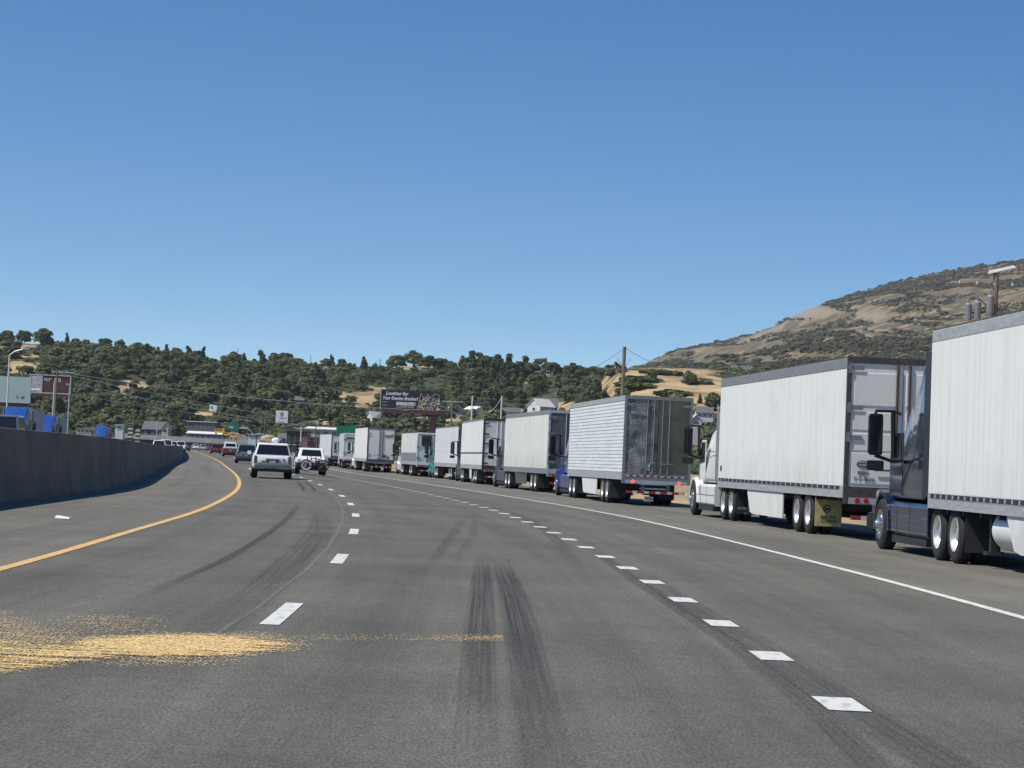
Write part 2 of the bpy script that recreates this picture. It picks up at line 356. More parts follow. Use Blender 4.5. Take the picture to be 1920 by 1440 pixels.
def foliage(name, c1, c2, c3):
    m = bpy.data.materials.new(name); m.use_nodes = True; t = m.node_tree; b = t.nodes['Principled BSDF']
    N = t.nodes.new; L = t.links.new
    b.inputs['Roughness'].default_value = .7; b.inputs['Specular IOR Level'].default_value = .25
    a = N('ShaderNodeAttribute'); a.attribute_name = 'tint'; oi = N('ShaderNodeObjectInfo')
    ad = N('ShaderNodeMath'); ad.operation = 'ADD'; L(a.outputs['Fac'], ad.inputs[0])
    sc_ = N('ShaderNodeMapRange'); sc_.inputs[3].default_value = -.28; sc_.inputs[4].default_value = .28; L(oi.outputs['Random'], sc_.inputs[0]); L(sc_.outputs[0], ad.inputs[1])
    rp = N('ShaderNodeValToRGB'); e = rp.color_ramp.elements
    e[0].position = .05; e[0].color = c1+(1,); e[1].position = .95; e[1].color = c3+(1,); k = e.new(.5); k.color = c2+(1,)
    L(ad.outputs[0], rp.inputs[0]); L(rp.outputs[0], b.inputs['Base Color'])
    tr = N('ShaderNodeBsdfTranslucent'); L(rp.outputs[0], tr.inputs['Color']); ms_ = N('ShaderNodeMixShader'); ms_.inputs[0].default_value = .38
    L(b.outputs[0], ms_.inputs[1]); L(tr.outputs[0], ms_.inputs[2]); L(ms_.outputs[0], t.nodes['Material Output'].inputs['Surface'])
    return m
M['leaf'] = foliage('leaves', (.070, .090, .040), (.115, .140, .058), (.185, .195, .095))
M['leaf_dark'] = foliage('dark_evergreen_leaves', (.046, .068, .032), (.074, .100, .044), (.110, .135, .060))
M['scrub'] = foliage('mountain_scrub_leaves', (.042, .045, .026), (.070, .070, .040), (.112, .104, .062))
M['bark'] = mat('bark', (.09, .07, .05), .9, var=.4, vscale=(2, 2, .4), nscale=2)
M['powder'] = mat('orange_absorbent_granules', (.80, .58, .27), .95, col2=(.70, .49, .21), nscale=14)
# ------------------------------------------------------------------ road layout
_KY = [-40, 0, 21.6, 32.9, 44.7, 55.8, 66.7, 77.8, 87.6, 100.1, 127.6, 163, 199.3, 310, 620, 1200]
_KX = [-2.6, -2.0, -1.98, -2.27, -2.84, -3.53, -4.37, -5.38, -6.42, -7.85, -11.25, -15.9, -20.65, -35.8, -80, -165]
def pchip(kx, ky):
    kx = np.array(kx, float); ky = np.array(ky, float); h = np.diff(kx); d = np.diff(ky)/h
    m = np.zeros(len(kx)); m[0] = d[0]; m[-1] = d[-1]
    for i in range(1, len(kx)-1):
        m[i] = (d[i-1]*h[i]+d[i]*h[i-1])/(h[i]+h[i-1])
    def fn(x):
        x = min(max(x, kx[0]), kx[-1]-1e-6); i = int(np.searchsorted(kx, x, 'right'))-1; i = min(max(i, 0), len(h)-1)
        t = (x-kx[i])/h[i]
        return float((2*t**3-3*t*t+1)*ky[i]+(t**3-2*t*t+t)*h[i]*m[i]+(-2*t**3+3*t*t)*ky[i+1]+(t**3-t*t)*h[i]*m[i+1])
    return fn
X0 = pchip(_KY, _KX)
def zroad(lat, Y):
    d = -.0028*(Y-65) if Y > 65 else 0
    d = max(d, -.38)
    if Y > 330: d *= max(0, 1-(Y-330)/200)
    k = min(max(lat/4.0, 0), 1); k = k*k*(3-2*k)
    z = d*k
    if Y > 650: t = min((Y-650)/120, 1); z -= 5.5*t*t*(3-2*t)
    return z
def head(Y): return math.atan((X0(Y+2)-X0(Y-2))/4)      # negative = turning left
YS = sorted(set([float(y) for y in range(-30, 120, 2)]+[float(y) for y in range(120, 400, 5)]+[float(y) for y in range(400, 820, 15)]))
def strip(name, lats, ys, m, dz, parent=None, lo=None):
    v = []; f = []; at_ = []; s = 0; py = None
    for y in ys:
        if py is not None: s += math.hypot(y-py, X0(y)-X0(py))
        py = y
        for l in lats:
            ll = l(y) if callable(l) else l
            v.append((X0(y)+ll, y, zroad(ll, y)+dz)); at_.append((ll, s, 0))
    n = len(lats)
    for i in range(len(ys)-1):
        for j in range(n-1): f.append((i*n+j, i*n+j+1, (i+1)*n+j+1, (i+1)*n+j))
    me = bpy.data.meshes.new(name); me.from_pydata(v, [], f); me.materials.append(m)
    a = me.attributes.new('road', 'FLOAT_VECTOR', 'POINT'); a.data.foreach_set('vector', np.array(at_, 'f').ravel())
    me.update(); return tag(link(name, me, parent), kind='structure')
wall_lat = pchip([-40, 0, 30, 52.6, 70, 102, 142, 194, 300, 620, 820], [-8.2, -8.1, -7.9, -7.85, -7.35, -7.45, -7.5, -7.0, -6.6, -6.6, -6.6])
yel_lat = pchip([-40, 26.6, 36.5, 53.3, 66.7, 97, 127.6, 199, 820], [-3.6, -3.55, -3.65, -3.55, -3.55, -3.45, -3.42, -3.4, -3.4])
strip('road', [lambda y: yel_lat(y)-.1, -2, 0, 1, 2, 3, 4, 6, 7.75], YS, M['asphalt'], 0)
strip('road_shoulder_median', [lambda y: wall_lat(y), lambda y: yel_lat(y)-.1], YS, M['shoulder'], 0)
strip('road_shoulder', [7.75, 9, 11, 13, 15.2], YS, M['shoulder'], 0)
strip('opposing_road', [lambda y: wall_lat(y)-28, lambda y: wall_lat(y)-14, lambda y: wall_lat(y)-.6], YS, M['asphalt'], -.02)
YSl = [y for y in YS if y < 640]
def line(name, l0, l1, m, ys=YSl):
    return strip(name, [l0, l1], ys, m, .006)
line('yellow_edge_line', lambda y: yel_lat(y)-.075, lambda y: yel_lat(y)+.075, M['paint_y'])
line('white_edge_line', lambda y: 7.7-.075+(.25*max(0, 1-y/40)), lambda y: 7.7+.075+(.25*max(0, 1-y/40)), M['paint_w'])
def dashes(name, latf, starts, ln, wd, m):
    v = []; f = []
    for y0 in starts:
        b = len(v); k = 3
        for i in range(k+1):
            y = y0+ln*i/k
            l = latf(y) if callable(latf) else latf
            for s in (-wd/2, wd/2): v.append((X0(y)+l+s, y, zroad(l, y)+.006))
        for i in range(k): f.append((b+2*i, b+2*i+1, b+2*i+3, b+2*i+2))
    me = bpy.data.meshes.new(name); me.from_pydata(v, [], f); me.materials.append(m); me.update()
    return tag(link(name, me), kind='structure')
dashes('dashed_lane_line', 0.0, [20.1+11.35*i for i in range(0, 24)], 2.95, .17, M['paint_w'])
def dot_lat(y): return 4.08+.14*max(0, 1-y/30)
dashes('dotted_lane_line', dot_lat, [15.02+3.72*i for i in range(-6, 54)], .86, .27, M['paint_w'])
# lighter paving seam beside the dashed line
def seam(name, pts, wd, m, dz=.002):
    v = []; f = []
    for i, (x, y, l) in enumerate(pts):
        v += [(x-wd/2, y, zroad(l, y)+dz), (x+wd/2, y, zroad(l, y)+dz)]
    f = [(2*i, 2*i+1, 2*i+3, 2*i+2) for i in range(len(pts)-1)]
    me = bpy.data.meshes.new(name); me.from_pydata(v, [], f); me.materials.append(m); me.update()
    return tag(link(name, me), kind='structure')
M['seam'] = mat('paving_seam', (.155, .148, .13), .9, col2=(.105, .10, .09), nscale=5)
seam('road_paving_seam', [(X0(y)-.30+.012*math.sin(y*.9), y, 0) for y in [17.5+i*1.0 for i in range(70)]], .045, M['seam'])
def mark(name, pts, wd, strength=.8, fade0=.2, fade1=.2, dz=.0035):
    v = []; f = []; a = []; n = 9; s = 0
    T = len(pts)-1
    for i, (x, y) in enumerate(pts):
        if i: s += math.hypot(x-pts[i-1][0], y-pts[i-1][1])
        t = i/T; k = min(1, t/fade0 if fade0 else 1, (1-t)/fade1 if fade1 else 1)*strength
        for j in range(n):
            q = j/(n-1); xx = x+(q-.5)*wd
            v.append((xx, y, zroad(xx-X0(y), y)+dz)); a.append((q, s, k))
    for i in range(T):
        for j in range(n-1): f.append((i*n+j, i*n+j+1, (i+1)*n+j+1, (i+1)*n+j))
    me = bpy.data.meshes.new(name); me.from_pydata(v, [], f); me.materials.append(M['skid'])
    at_ = me.attributes.new('mark', 'FLOAT_VECTOR', 'POINT'); at_.data.foreach_set('vector', np.array(a, 'f').ravel())
    me.update(); return tag(link(name, me), kind='structure')
def pxpath(P, n=24):
    G = [gnd(u, v) for u, v in P]; out = []
    fx = pchip([g.y for g in G], [g.x for g in G])
    y0, y1 = G[0].y, G[-1].y
    return [(fx(y0+(y1-y0)*i/n), y0+(y1-y0)*i/n) for i in range(n+1)]
mark('tyre_skid_mark', pxpath([(880, 1500), (886, 1400), (893, 1300), (898, 1200), (906, 1040)]), .30, .70, .35, .3)
mark('tyre_skid_mark', pxpath([(1045, 1500), (1020, 1400), (1000, 1300), (982, 1200), (938, 1042)]), .34, .68, .35, .3)
mark('tyre_skid_mark', pxpath([(2080, 1640), (1800, 1455), (1600, 1330), (1430, 1218), (1290, 1135), (1190, 1065)]), .42, .42, .02, .3, .0038)
mark('tyre_skid_mark', pxpath([(1700, 1500), (1560, 1360), (1400, 1228), (1300, 1160), (1180, 1080), (1080, 1000)]), .24, .42, .02, .4, .0042)
mark('tyre_skid_mark', pxpath([(230, 1135), (330, 1090), (420, 1050), (480, 1015), (530, 980), (560, 945)]), .17, .68, .2, .3)
mark('tyre_skid_mark', pxpath([(220, 1330), (340, 1230), (420, 1160), (480, 1110), (560, 1040), (600, 990), (590, 950)]), .55, .3, .3, .3, .004)
mark('tyre_skid_mark', pxpath([(570, 922), (566, 912), (556, 903)]), .17, .8, .1, .1)
mark('tyre_skid_mark', pxpath([(592, 922), (584, 912), (572, 903)]), .17, .8, .1, .1)
mark('tyre_skid_mark', pxpath([(770, 1090), (820, 1040), (850, 1000), (872, 965)]), .22, .3, .3, .4)
mark('tyre_skid_mark', pxpath([(830, 1080), (870, 1030), (890, 985), (890, 960)]), .2, .22, .3, .4)
mark('tyre_skid_mark', pxpath([(1130, 1120), (1080, 1060), (1040, 1010), (980, 970), (900, 940)]), .3, .3, .3, .3)
# ------------------------------------------------------------------ terrain
SKY_U = [-900, -300, 0, 70, 120, 190, 300, 440, 520, 600, 690, 780, 850, 940, 1040, 1130, 1200, 1320, 1500, 2000, 2900]
SKY_V = [600, 622, 640, 645, 650, 652, 662, 678, 678, 686, 692, 690, 694, 697, 702, 697, 694, 692, 700, 715, 740]
skyl = pchip(SKY_U, SKY_V)
def hor(u): return 816+(u-0)*.045
def sstep(a, b, x):
    t = min(max((x-a)/(b-a), 0), 1); return t*t*(3-2*t)
def ridgeY(u): return 1300-380*sstep(1070, 1180, u)
def footY(u): return 800-260*sstep(980, 1150, u)
def terr(x, y):
    if y < 10: return -.04
    u = 960+F*x/y
    z = -.04
    lat = x-X0(min(max(y, -40), 1190))
    if y <= 640: z = min(zroad(lat, y), zroad(lat, y-25), zroad(lat, y+25), zroad(lat-6, y))-.07
    else: z -= 5.6*sstep(640, 760, y)
    rY = ridgeY(u); fY = footY(u)
    e = hor(u)-skyl(u); zr = e/F*rY+CH
    t = sstep(fY, rY, y); tl = min(max((y-fY)/(rY-fY), 0), 1)
    t = .45*t+.55*tl
    z = z*(1-t)+zr*t
    if y > rY: z -= (y-rY)*.05
    nn = noise.noise(Vector((x*.012, y*.006, 0)))*7+noise.noise(Vector((x*.035, y*.018, 3)))*2.5
    z += nn*min(t*2.2, 1)*(1-.75*sstep(rY-90, rY, y))
    if y < fY+30 and y > 640: pass
    return z if y < 640 or t > 0 else z
# bare (grass) patches, in measured picture ellipses (u, v, ru, rv)
BARE = [(30, 646, 55, 12), (35, 690, 48, 18), (60, 668, 30, 6), (245, 728, 42, 20), (282, 742, 26, 10), (660, 750, 60, 22), (610, 742, 30, 10), (705, 735, 25, 14),
        (770, 689, 50, 5), (600, 800, 45, 16), (1010, 700, 36, 8), (985, 715, 22, 8), (1235, 722, 135, 42), (1140, 735, 30, 20), (1330, 740, 60, 45), (960, 775, 60, 12), (845, 786, 30, 18), (788, 790, 24, 14),
        (1060, 765, 30, 14), (380, 777, 26, 8), (850, 685, 20, 5), (740, 800, 20, 10), (1285, 697, 80, 7), (1700, 800, 260, 90), (2200, 800, 300, 90)]
def bare_at(u, v):
    b = 0
    for (a, c, ru, rv) in BARE:
        d = ((u-a)/ru)**2+((v-c)/rv)**2; b = max(b, 1.15-d)
    return min(max(b, 0), 1)
ty = [-40, -10, 15]+[15+i*25 for i in range(1, 25)]+[640+i*12 for i in range(0, 58)]+[1345+i*90 for i in range(1, 8)]+[2100, 3000, 4600]
ta = np.linspace(-.62, .62, 281)
v = []; ba = []
for y in ty:
    for a in ta:
        x = a*(y+140); z = terr(x, y)
        if y > 1400: z = min(z, terr(a*1540, 1400)-(y-1400)*.03)
        v.append((x, y, z))
        if y > 500: pu, pv = proj(x, y, z); ba.append(bare_at(pu, pv))
        else: ba.append(.75)
n = len(ta); f = [(i*n+j, i*n+j+1, (i+1)*n+j+1, (i+1)*n+j) for i in range(len(ty)-1) for j in range(n-1)]
me = bpy.data.meshes.new('ground'); me.from_pydata(v, [], f); me.materials.append(M['ground'])
a_ = me.attributes.new('bare', 'FLOAT', 'POINT'); a_.data.foreach_set('value', np.array(ba, 'f'))
me.polygons.foreach_set('use_smooth', [True]*len(f)); tag(link('ground', me), kind='structure')
def onter(u, v, y0=520, y1=1300):
    """where the sight line to a picture point meets the hill"""
    d = ray(u, v); py = y0
    y = y0
    while y < y1:
        p = Vector((0, 0, CH))+d*(y/d.y)
        if p.z < terr(p.x, p.y): return Vector((p.x, p.y, terr(p.x, p.y)))
        y += 6
    return None
# mountain
MU = [1000, 1100, 1190, 1220, 1250, 1320, 1400, 1450, 1500, 1560, 1600, 1700, 1800, 1920, 2100, 2500, 3200]
MV = [735, 712, 688, 676, 664, 648, 630, 610, 584, 563, 550, 521, 503, 484, 455, 420, 430]
mts = pchip(MU, MV)
ms = [0]+list(np.linspace(.03, 1, 60))+[1.06, 1.15]
mu = np.linspace(1000, 3200, 330)
v = []; scr = []
def mpt(u, s):
    Yr = 3700; Y = 1350+(Yr-1350)*s; a = (u-960)/F
    e = hor(u)-mts(u); zr = e/F*Yr+CH
    e0 = hor(u)-min(mts(u)+0, 740); z0 = (hor(u)-720)/F*1350
    t = min(s, 1)
    z = z0+(zr-z0)*(t**1.12) if s <= 1 else zr-(s-1)*600
    x = a*Y
    g = noise.fractal(Vector((x*.004+Y*.0012, Y*.0009, 1.3)), 1, 2, 4)*26+noise.noise(Vector((x*.02, Y*.006, 5)))*7-abs(noise.noise(Vector((x*.011+Y*.003, Y*.0007, 9))))*16
    z += g*math.sin(math.pi*min(max(t, 0), 1))**.7+noise.noise(Vector((u*.05, 2, 2)))*3*(t > .9)
    return x, Y, z
for s in ms:
    for u in mu:
        p = mpt(u, s); v.append(p); pu, pv = proj(*p)
        jn = 14*noise.noise(Vector((pu*.06, pv*.09, 2))); pu += jn; pv += jn*.6
        d = min(((pu-1515-(583-pv)*1.0)/48)**2+((pv-585)/13)**2, ((pu-1440)/55)**2+((pv-622-(1440-pu)*.38)/5)**2, ((pu-1640)/34)**2+((pv-592)/13)**2+.35)
        scr.append(min(max(1.3-d, 0), 1))
n = len(mu); f = [(i*n+j, i*n+j+1, (i+1)*n+j+1, (i+1)*n+j) for i in range(len(ms)-1) for j in range(n-1)]
me = bpy.data.meshes.new('mountain'); me.from_pydata(v, [], f); me.materials.append(M['mount'])
a_ = me.attributes.new('scree', 'FLOAT', 'POINT'); a_.data.foreach_set('value', np.array(scr, 'f'))
me.polygons.foreach_set('use_smooth', [True]*len(f)); tag(link('mountain', me), kind='structure')
# ------------------------------------------------------------------ foliage meshes
rng = np.random.default_rng(11)
def leafcloud(blobs, per, size, dome=True):
    """quads scattered over lumpy blobs; returns verts (n,4,3), tint per quad"""
    Q = []; T = []
    for (c, r, tint) in blobs:
        k = max(8, int(per*r[0]*r[1]*4))
        d = rng.normal(size=(k, 3)); d /= np.linalg.norm(d, axis=1)[:, None]
        if dome: d[:, 2] = np.where(d[:, 2] < -.45, -d[:, 2], d[:, 2])
        rad = rng.uniform(.72, 1.06, size=(k, 1))
        p = np.array(c)+d*np.array(r)*rad
        nrm = d+np.array([-.15, -.1, .35])+rng.normal(size=(k, 3))*.38; nrm /= np.linalg.norm(nrm, axis=1)[:, None]
        t1 = np.cross(nrm, rng.normal(size=(k, 3))); t1 /= np.linalg.norm(t1, axis=1)[:, None]; t2 = np.cross(nrm, t1)
        s = size*rng.uniform(.6, 1.3, size=(k, 1))
        q = np.stack([p-t1*s-t2*s*.7, p+t1*s-t2*s*.6, p+t1*s*.9+t2*s*.7, p-t1*s*.8+t2*s*.8], 1)
        Q.append(q); T.append(tint+rng.uniform(-.13, .13, size=k))
    return np.concatenate(Q), np.concatenate(T)
def quadmesh(name, Q, T, m):
    n = len(Q); me = bpy.data.meshes.new(name)
    me.vertices.add(n*4); me.vertices.foreach_set('co', Q.astype('f').ravel())
    me.loops.add(n*4); me.loops.foreach_set('vertex_index', np.arange(n*4, dtype='i'))
    me.polygons.add(n); me.polygons.foreach_set('loop_start', np.arange(0, n*4, 4, dtype='i')); me.polygons.foreach_set('loop_total', np.full(n, 4, 'i'))
    a = me.attributes.new('tint', 'FLOAT', 'FACE'); a.data.foreach_set('value', T.astype('f'))
    me.materials.append(m); me.update(calc_edges=True); me.validate(); return me
def blobs_for(kind):
    B = []
    if kind == 'round':
        B.append(((0, 0, 3.5), (2.5, 2.5, 3.0), .42))
        for i in range(13):
            a = rng.uniform(0, 6.28); e = rng.uniform(-.75, 1.3); r = rng.uniform(.9, 1.6)
            B.append(((2.2*math.cos(a)*math.cos(e), 2.2*math.sin(a)*math.cos(e), 3.7+2.6*math.sin(e)), (r, r, r*.95), rng.uniform(.25, .8)))
    elif kind == 'tall':
        for i in range(11):
            z = 1.8+i*.78; a = rng.uniform(0, 6.28); o = rng.uniform(.2, 1.2); r = rng.uniform(1.2, 1.9)*(1-.35*i/11)
            B.append(((o*math.cos(a), o*math.sin(a), z), (r, r, r*.9), rng.uniform(.2, .75)))
    elif kind == 'cone':
        for i in range(10):
            z = 1.0+i*.85; r = 1.9*(1-i/10.5)+.25; a = rng.uniform(0, 6.28)
            B.append(((.25*math.cos(a), .25*math.sin(a), z), (r, r, .8), rng.uniform(.2, .55)))
    elif kind == 'bush':
        for i in range(6):
            a = rng.uniform(0, 6.28); o = rng.uniform(0, 1.3); r = rng.uniform(.9, 1.4)
            B.append(((o*math.cos(a), o*math.sin(a), .8), (r, r, r*.8), rng.uniform(.25, .8)))
    elif kind == 'open':
        for i in range(13):
            a = rng.uniform(0, 6.28); o = rng.uniform(.8, 3.0); z = rng.uniform(2.8, 7.4); r = rng.uniform(.7, 1.25)
            B.append(((o*math.cos(a), o*math.sin(a), z), (r, r, r*.75), rng.uniform(.3, .9)))
    return B
def trunkmesh(h, r, spread):
    b = MB(); b.tube((0, 0, -.6), (0.1, 0, h*.45), r, 6, r*.7)
    for i in range(4):
        a = i*1.6+.4; b.tube((0.1, 0, h*(.38+.04*i)), (spread*math.cos(a), spread*math.sin(a), h*.8), r*.5, 5, r*.15)
    o = b.build('trunk', M['bark']); me = o.data; bpy.data.objects.remove(o); return me
KIND = {}
for kd, cnt, per, size, m, th, tr, tsp in (('round', 4, 11, .42, 'leaf', 4.5, .26, 1.3), ('tall', 3, 12, .40, 'leaf_dark', 7, .25, .7), ('cone', 2, 14, .36, 'leaf_dark', 7, .2, .2), ('bush', 3, 13, .36, 'leaf', 1, .1, .4), ('open', 3, 15, .34, 'leaf', 5.5, .24, 1.9)):
    L_ = []
    for i in range(cnt):
        Q, T = leafcloud(blobs_for(kd), per, size); L_.append((quadmesh('crown', Q, T, M[m]), Q, T))
    KIND[kd] = (L_, trunkmesh(th, tr, tsp))
HEIGHT = dict(round=7.6, tall=10.8, cone=9.6, bush=2.1, open=8.3)
TLAB = dict(round='round tree', tall='tall dark tree', cone='conifer', bush='bush', open='loose pale tree')
ntree = 0
def tree(kd, p, h, wide=1.0, where=None, vi=None):
    global ntree
    ntree += 1
    L_, tm = KIND[kd]; k = h/HEIGHT[kd]
    nm = {'round': 'broadleaf_tree', 'tall': 'tall_tree', 'cone': 'conifer', 'bush': 'bush', 'open': 'broadleaf_tree'}[kd]
    sz = 'big' if h > 8.5 else ('medium' if h > 6.5 else 'small')
    t = thing(nm, (TLAB[kd].replace(' tree', '') if 0 else sz+' '+TLAB[kd])+' '+where, 'bush' if kd == 'bush' else 'tree', p, rng.uniform(0, 6.28), 'trees '+where)
    t.scale = (k*wide, k*wide, k)
    link('crown', L_[rng.integers(len(L_)) if vi is None else vi][0], t)
    if kd != 'bush': link('trunk', tm, t)
    else: link('stem', tm, t)
    return t
# skyline and singled out trees: (kind, u, v_base, height px, width factor, depth factor)
SKYT = [('round', 15, 640, 24, 1.3), ('round', 45, 642, 26, 1.2), ('round', 78, 650, 34, 1.3), ('cone', 125, 652, 26, 1.0), ('round', 140, 655, 18, 1.3), ('round', 196, 655, 20, 1.4),
        ('tall', 312, 668, 20, 1.2), ('round', 330, 668, 18, 1.2), ('tall', 352, 672, 22, 1.4), ('tall', 381, 678, 26, .9), ('round', 372, 678, 20, 1.2), ('round', 440, 682, 22, 1.3), ('tall', 458, 680, 16, 1.2),
        ('round', 515, 682, 20, 1.5), ('round', 535, 684, 20, 1.5), ('cone', 621, 688, 22, 1.5), ('round', 610, 690, 16, 1.4), ('round', 640, 690, 16, 1.2), ('round', 655, 694, 12, 1.2), ('cone', 682, 694, 24, 1.6), ('cone', 704, 694, 12, 1.6),
        ('round', 744, 690, 23, 1.7), ('round', 775, 690, 32, 1.3), ('round', 803, 692, 24, 1.7), ('round', 828, 693, 20, 1.7), ('round', 845, 695, 17, 1.5),
        ('tall', 885, 712, 50, 1.15), ('tall', 902, 712, 45, 1.1), ('tall', 897, 706, 42, 1.2), ('round', 915, 716, 46, 1.2), ('tall', 932, 714, 48, 1.1), ('tall', 954, 716, 50, 1.1), ('round', 970, 716, 36, 1.2), ('tall', 984, 712, 42, 1.3), ('round', 997, 716, 34, 1.2),
        ('open', 1016, 704, 32, 1.2), ('open', 1032, 705, 24, 1.2), ('round', 1046, 706, 18, 1.2), ('tall', 1074, 712, 30, 1.6), ('round', 1092, 708, 20, 1.3), ('round', 1110, 708, 18, 1.5), ('round', 1128, 708, 16, 1.5), ('round', 1145, 706, 14, 1.5), ('round', 1165, 702, 14, 1.3),
        ('round', 1222, 714, 14, 1.6), ('round', 1292, 722, 26, 1.0), ('bush', 1305, 720, 10, 2.2), ('bush', 1240, 702, 8, 3), ('bush', 1270, 744, 10, 2.4), ('bush', 1258, 742, 9, 2.2), ('round', 1340, 772, 34, 1.25), ('cone', 1312, 762, 16, 1.2), ('bush', 1210, 716, 9, 3), ('bush', 1195, 728, 12, 2.5)]
def where_of(u, v, sk=False):
    if sk:
        if u < 240: return 'on ridge above the pale billboard'
        if u < 600: return 'on skyline above the wooded slope'
        if u < 860: return 'on skyline above the dark billboard'
        if u < 1180: return 'on skyline left of the timber pole'
        return 'on grass mound behind the trucks'
    h = 'low' if v > 800 else ('midway' if v > 765 else 'high')
    for (lim, t) in ((60, 'behind the pale billboard'), (140, 'behind the red billboard'), (200, 'right of the left billboards'), (270, 'above the blue distant truck'), (340, 'above the overpass left end'), (410, 'above the white roof'), (460, 'above the green sign'), (515, 'left of the square sign'), (560, 'behind the square sign'), (630, 'above the red trailer'), (715, 'left of the dark billboard'), (830, 'behind the dark billboard'), (900, 'above the T-shaped pole'), (960, 'beside the pale pole'), (1040, 'behind the gabled house'), (1120, 'left of the timber pole')):
        if u < lim: return h+' on slope '+t
    return h+' on slope right of the timber pole'
for (kd, u, vb, hp, wd) in SKYT:
    p = onter(u, vb) 
    if p is None: y = ridgeY(u)-15; p = at(u, vb, y); p.z = terr(p.x, y)
    tree(kd, p+Vector((0, 0, -.6)), (hp+2)*p.y/F+.6, wd, where_of(u, vb, True))
# wooded slope; clearings in front of the houses
CLEAR = [(684, 714, 772, 794), (986, 1044, 748, 776), (868, 896, 762, 778), (832, 850, 760, 778), (942, 976, 766, 782), (1296, 1345, 764, 804), (1088, 1122, 706, 716), (604, 615, 688, 695), (540, 570, 745, 757), (1040, 1056, 735, 745), (390, 410, 758, 790), (350, 405, 788, 806)]
spots = []
tries = 0
while len(spots) < 2500 and tries < 90000:
    tries += 1
    u = rng.uniform(-120, 1180)
    yy = rng.uniform(footY(u)-40, ridgeY(u)-12); x = (u-960)/F*yy; z = terr(x, yy); pu, pv = proj(x, yy, z)
    if pv > 850: continue
    if (bare_at(pu, pv-3) > .35 or bare_at(pu, pv-13) > .6) and rng.uniform() > .03: continue
    if 575 < pu < 720 and pv > 800 and yy < 820: continue
    dd = noise.noise(Vector((x*.02, yy*.02, 9)))
    if dd < -.35 and rng.uniform() < .5: continue
    if any(a-5 < pu < b_+5 and vt-2 < pv < vb+22 for (a, b_, vt, vb) in CLEAR): continue
    spots.append((yy, x, z, pu, pv))
spots.sort()
def pick_kind(u, v):
    r = rng.uniform()
    if u < 240: return 'open' if r < .3 else ('bush' if r < .45 else 'round')
    if u > 860 and v < 760: return 'tall' if r < .45 else 'round'
    return 'tall' if r < .18 else ('open' if r < .34 else ('round' if r < .92 else 'cone'))
TREES = []
WQ = []; WT = []
near = 236
for i, (yy, x, z, pu, pv) in enumerate(spots):
    kd = pick_kind(pu, pv)
    h = {'round': rng.uniform(4, 8), 'tall': rng.uniform(5.5, 10), 'cone': rng.uniform(5, 8), 'bush': rng.uniform(2, 4), 'open': rng.uniform(4, 8)}[kd]
    wd = rng.uniform(.85, 1.7); h *= rng.choice([.6, .8, 1, 1, 1.15, 1.4])
    if 600 < pu < 860 and pv < 760: h *= .55; wd = 1.7        # low scrub oak there
    if pu > 1040 and pv < 730: h *= .5
    if yy > ridgeY(pu)-80: h *= .6
    if i < near: tree(kd, (x, yy, z-.3), h, wd, where_of(pu, pv))
    else:
        L_ = KIND[kd][0]; _, Q, T = L_[rng.integers(len(L_))]
        k = h/HEIGHT[kd]; a = rng.uniform(0, 6.28); keep = rng.uniform(size=len(Q)) < .62
        q = Q[keep]; c, s = math.cos(a), math.sin(a)
        q = np.stack([(q[..., 0]*c-q[..., 1]*s)*k*wd+x, (q[..., 0]*s+q[..., 1]*c)*k*wd+yy, q[..., 2]*k+z-.3], -1)
        WQ.append(q); WT.append(T[keep]+rng.uniform(-.28, .28)-(.18 if kd in ('tall', 'cone') else 0))
ORD = ['first', 'second', 'third', 'fourth', 'fifth', 'sixth', 'seventh', 'eighth', 'ninth', 'tenth', 'eleventh', 'twelfth', 'thirteenth', 'fourteenth', 'fifteenth', 'sixteenth', 'seventeenth', 'eighteenth', 'nineteenth', 'twentieth']
by = {}
for o in sc.collection.objects:
    if o.parent is None and o.get('category') in ('tree', 'bush'): by.setdefault(o['label'], []).append(o)
for lab, L_ in by.items():
    if len(L_) < 2: continue
    L_.sort(key=lambda o: proj(*o.location)[0])
    for i, o in enumerate(L_):
        k_ = 'bushes' if o['category'] == 'bush' else None
        base = lab.replace(' tree ', ' trees ', 1).replace('conifer ', 'conifers ', 1) if not k_ else lab.replace('bush ', 'bushes ', 1)
        if i < 20: o['label'] = ORD[i]+' from left of '+base
me = quadmesh('hillside_woodland', np.concatenate(WQ), np.concatenate(WT), M['leaf'])
tag(link('hillside_woodland', me), 'dense mixed green woodland covering the far hillside', 'woodland', kind='stuff')
# low scrub on hill and mountain
def scatter(name, pts, hs, mname, per, size, label, cat):
    Qs = []; Ts = []
    base = [leafcloud([((0, 0, .35), (1, 1, .7), .5)], per, size) for _ in range(4)]
    for (p, s) in zip(pts, hs):
        Q, T = base[rng.integers(4)]
        Qs.append(Q*np.array([s*rng.uniform(.8, 1.5), s, s*rng.uniform(.5, .9)])+np.array(p)); Ts.append(T+rng.uniform(-.3, .3))
    return tag(link(name, quadmesh(name, np.concatenate(Qs), np.concatenate(Ts), M[mname])), label, cat, kind='stuff')
pts = []; hs = []
for i in range(5200):
    u = rng.uniform(-150, 1420); yy = rng.uniform(footY(u)-60, ridgeY(u)-2); x = (u-960)/F*yy; z = terr(x, yy); pu, pv = proj(x, yy, z)
    b = bare_at(pu, pv)
    if b > .3 and rng.uniform() < (.985 if pu > 1080 else .8): continue
    pts.append((x, yy, z-.1)); hs.append(rng.uniform(.7, 2.1))
scatter('hillside_scrub', pts, hs, 'leaf', 5, .5, 'low scrub and bushes between the trees on the hillside', 'scrub')
pts = []; hs = []
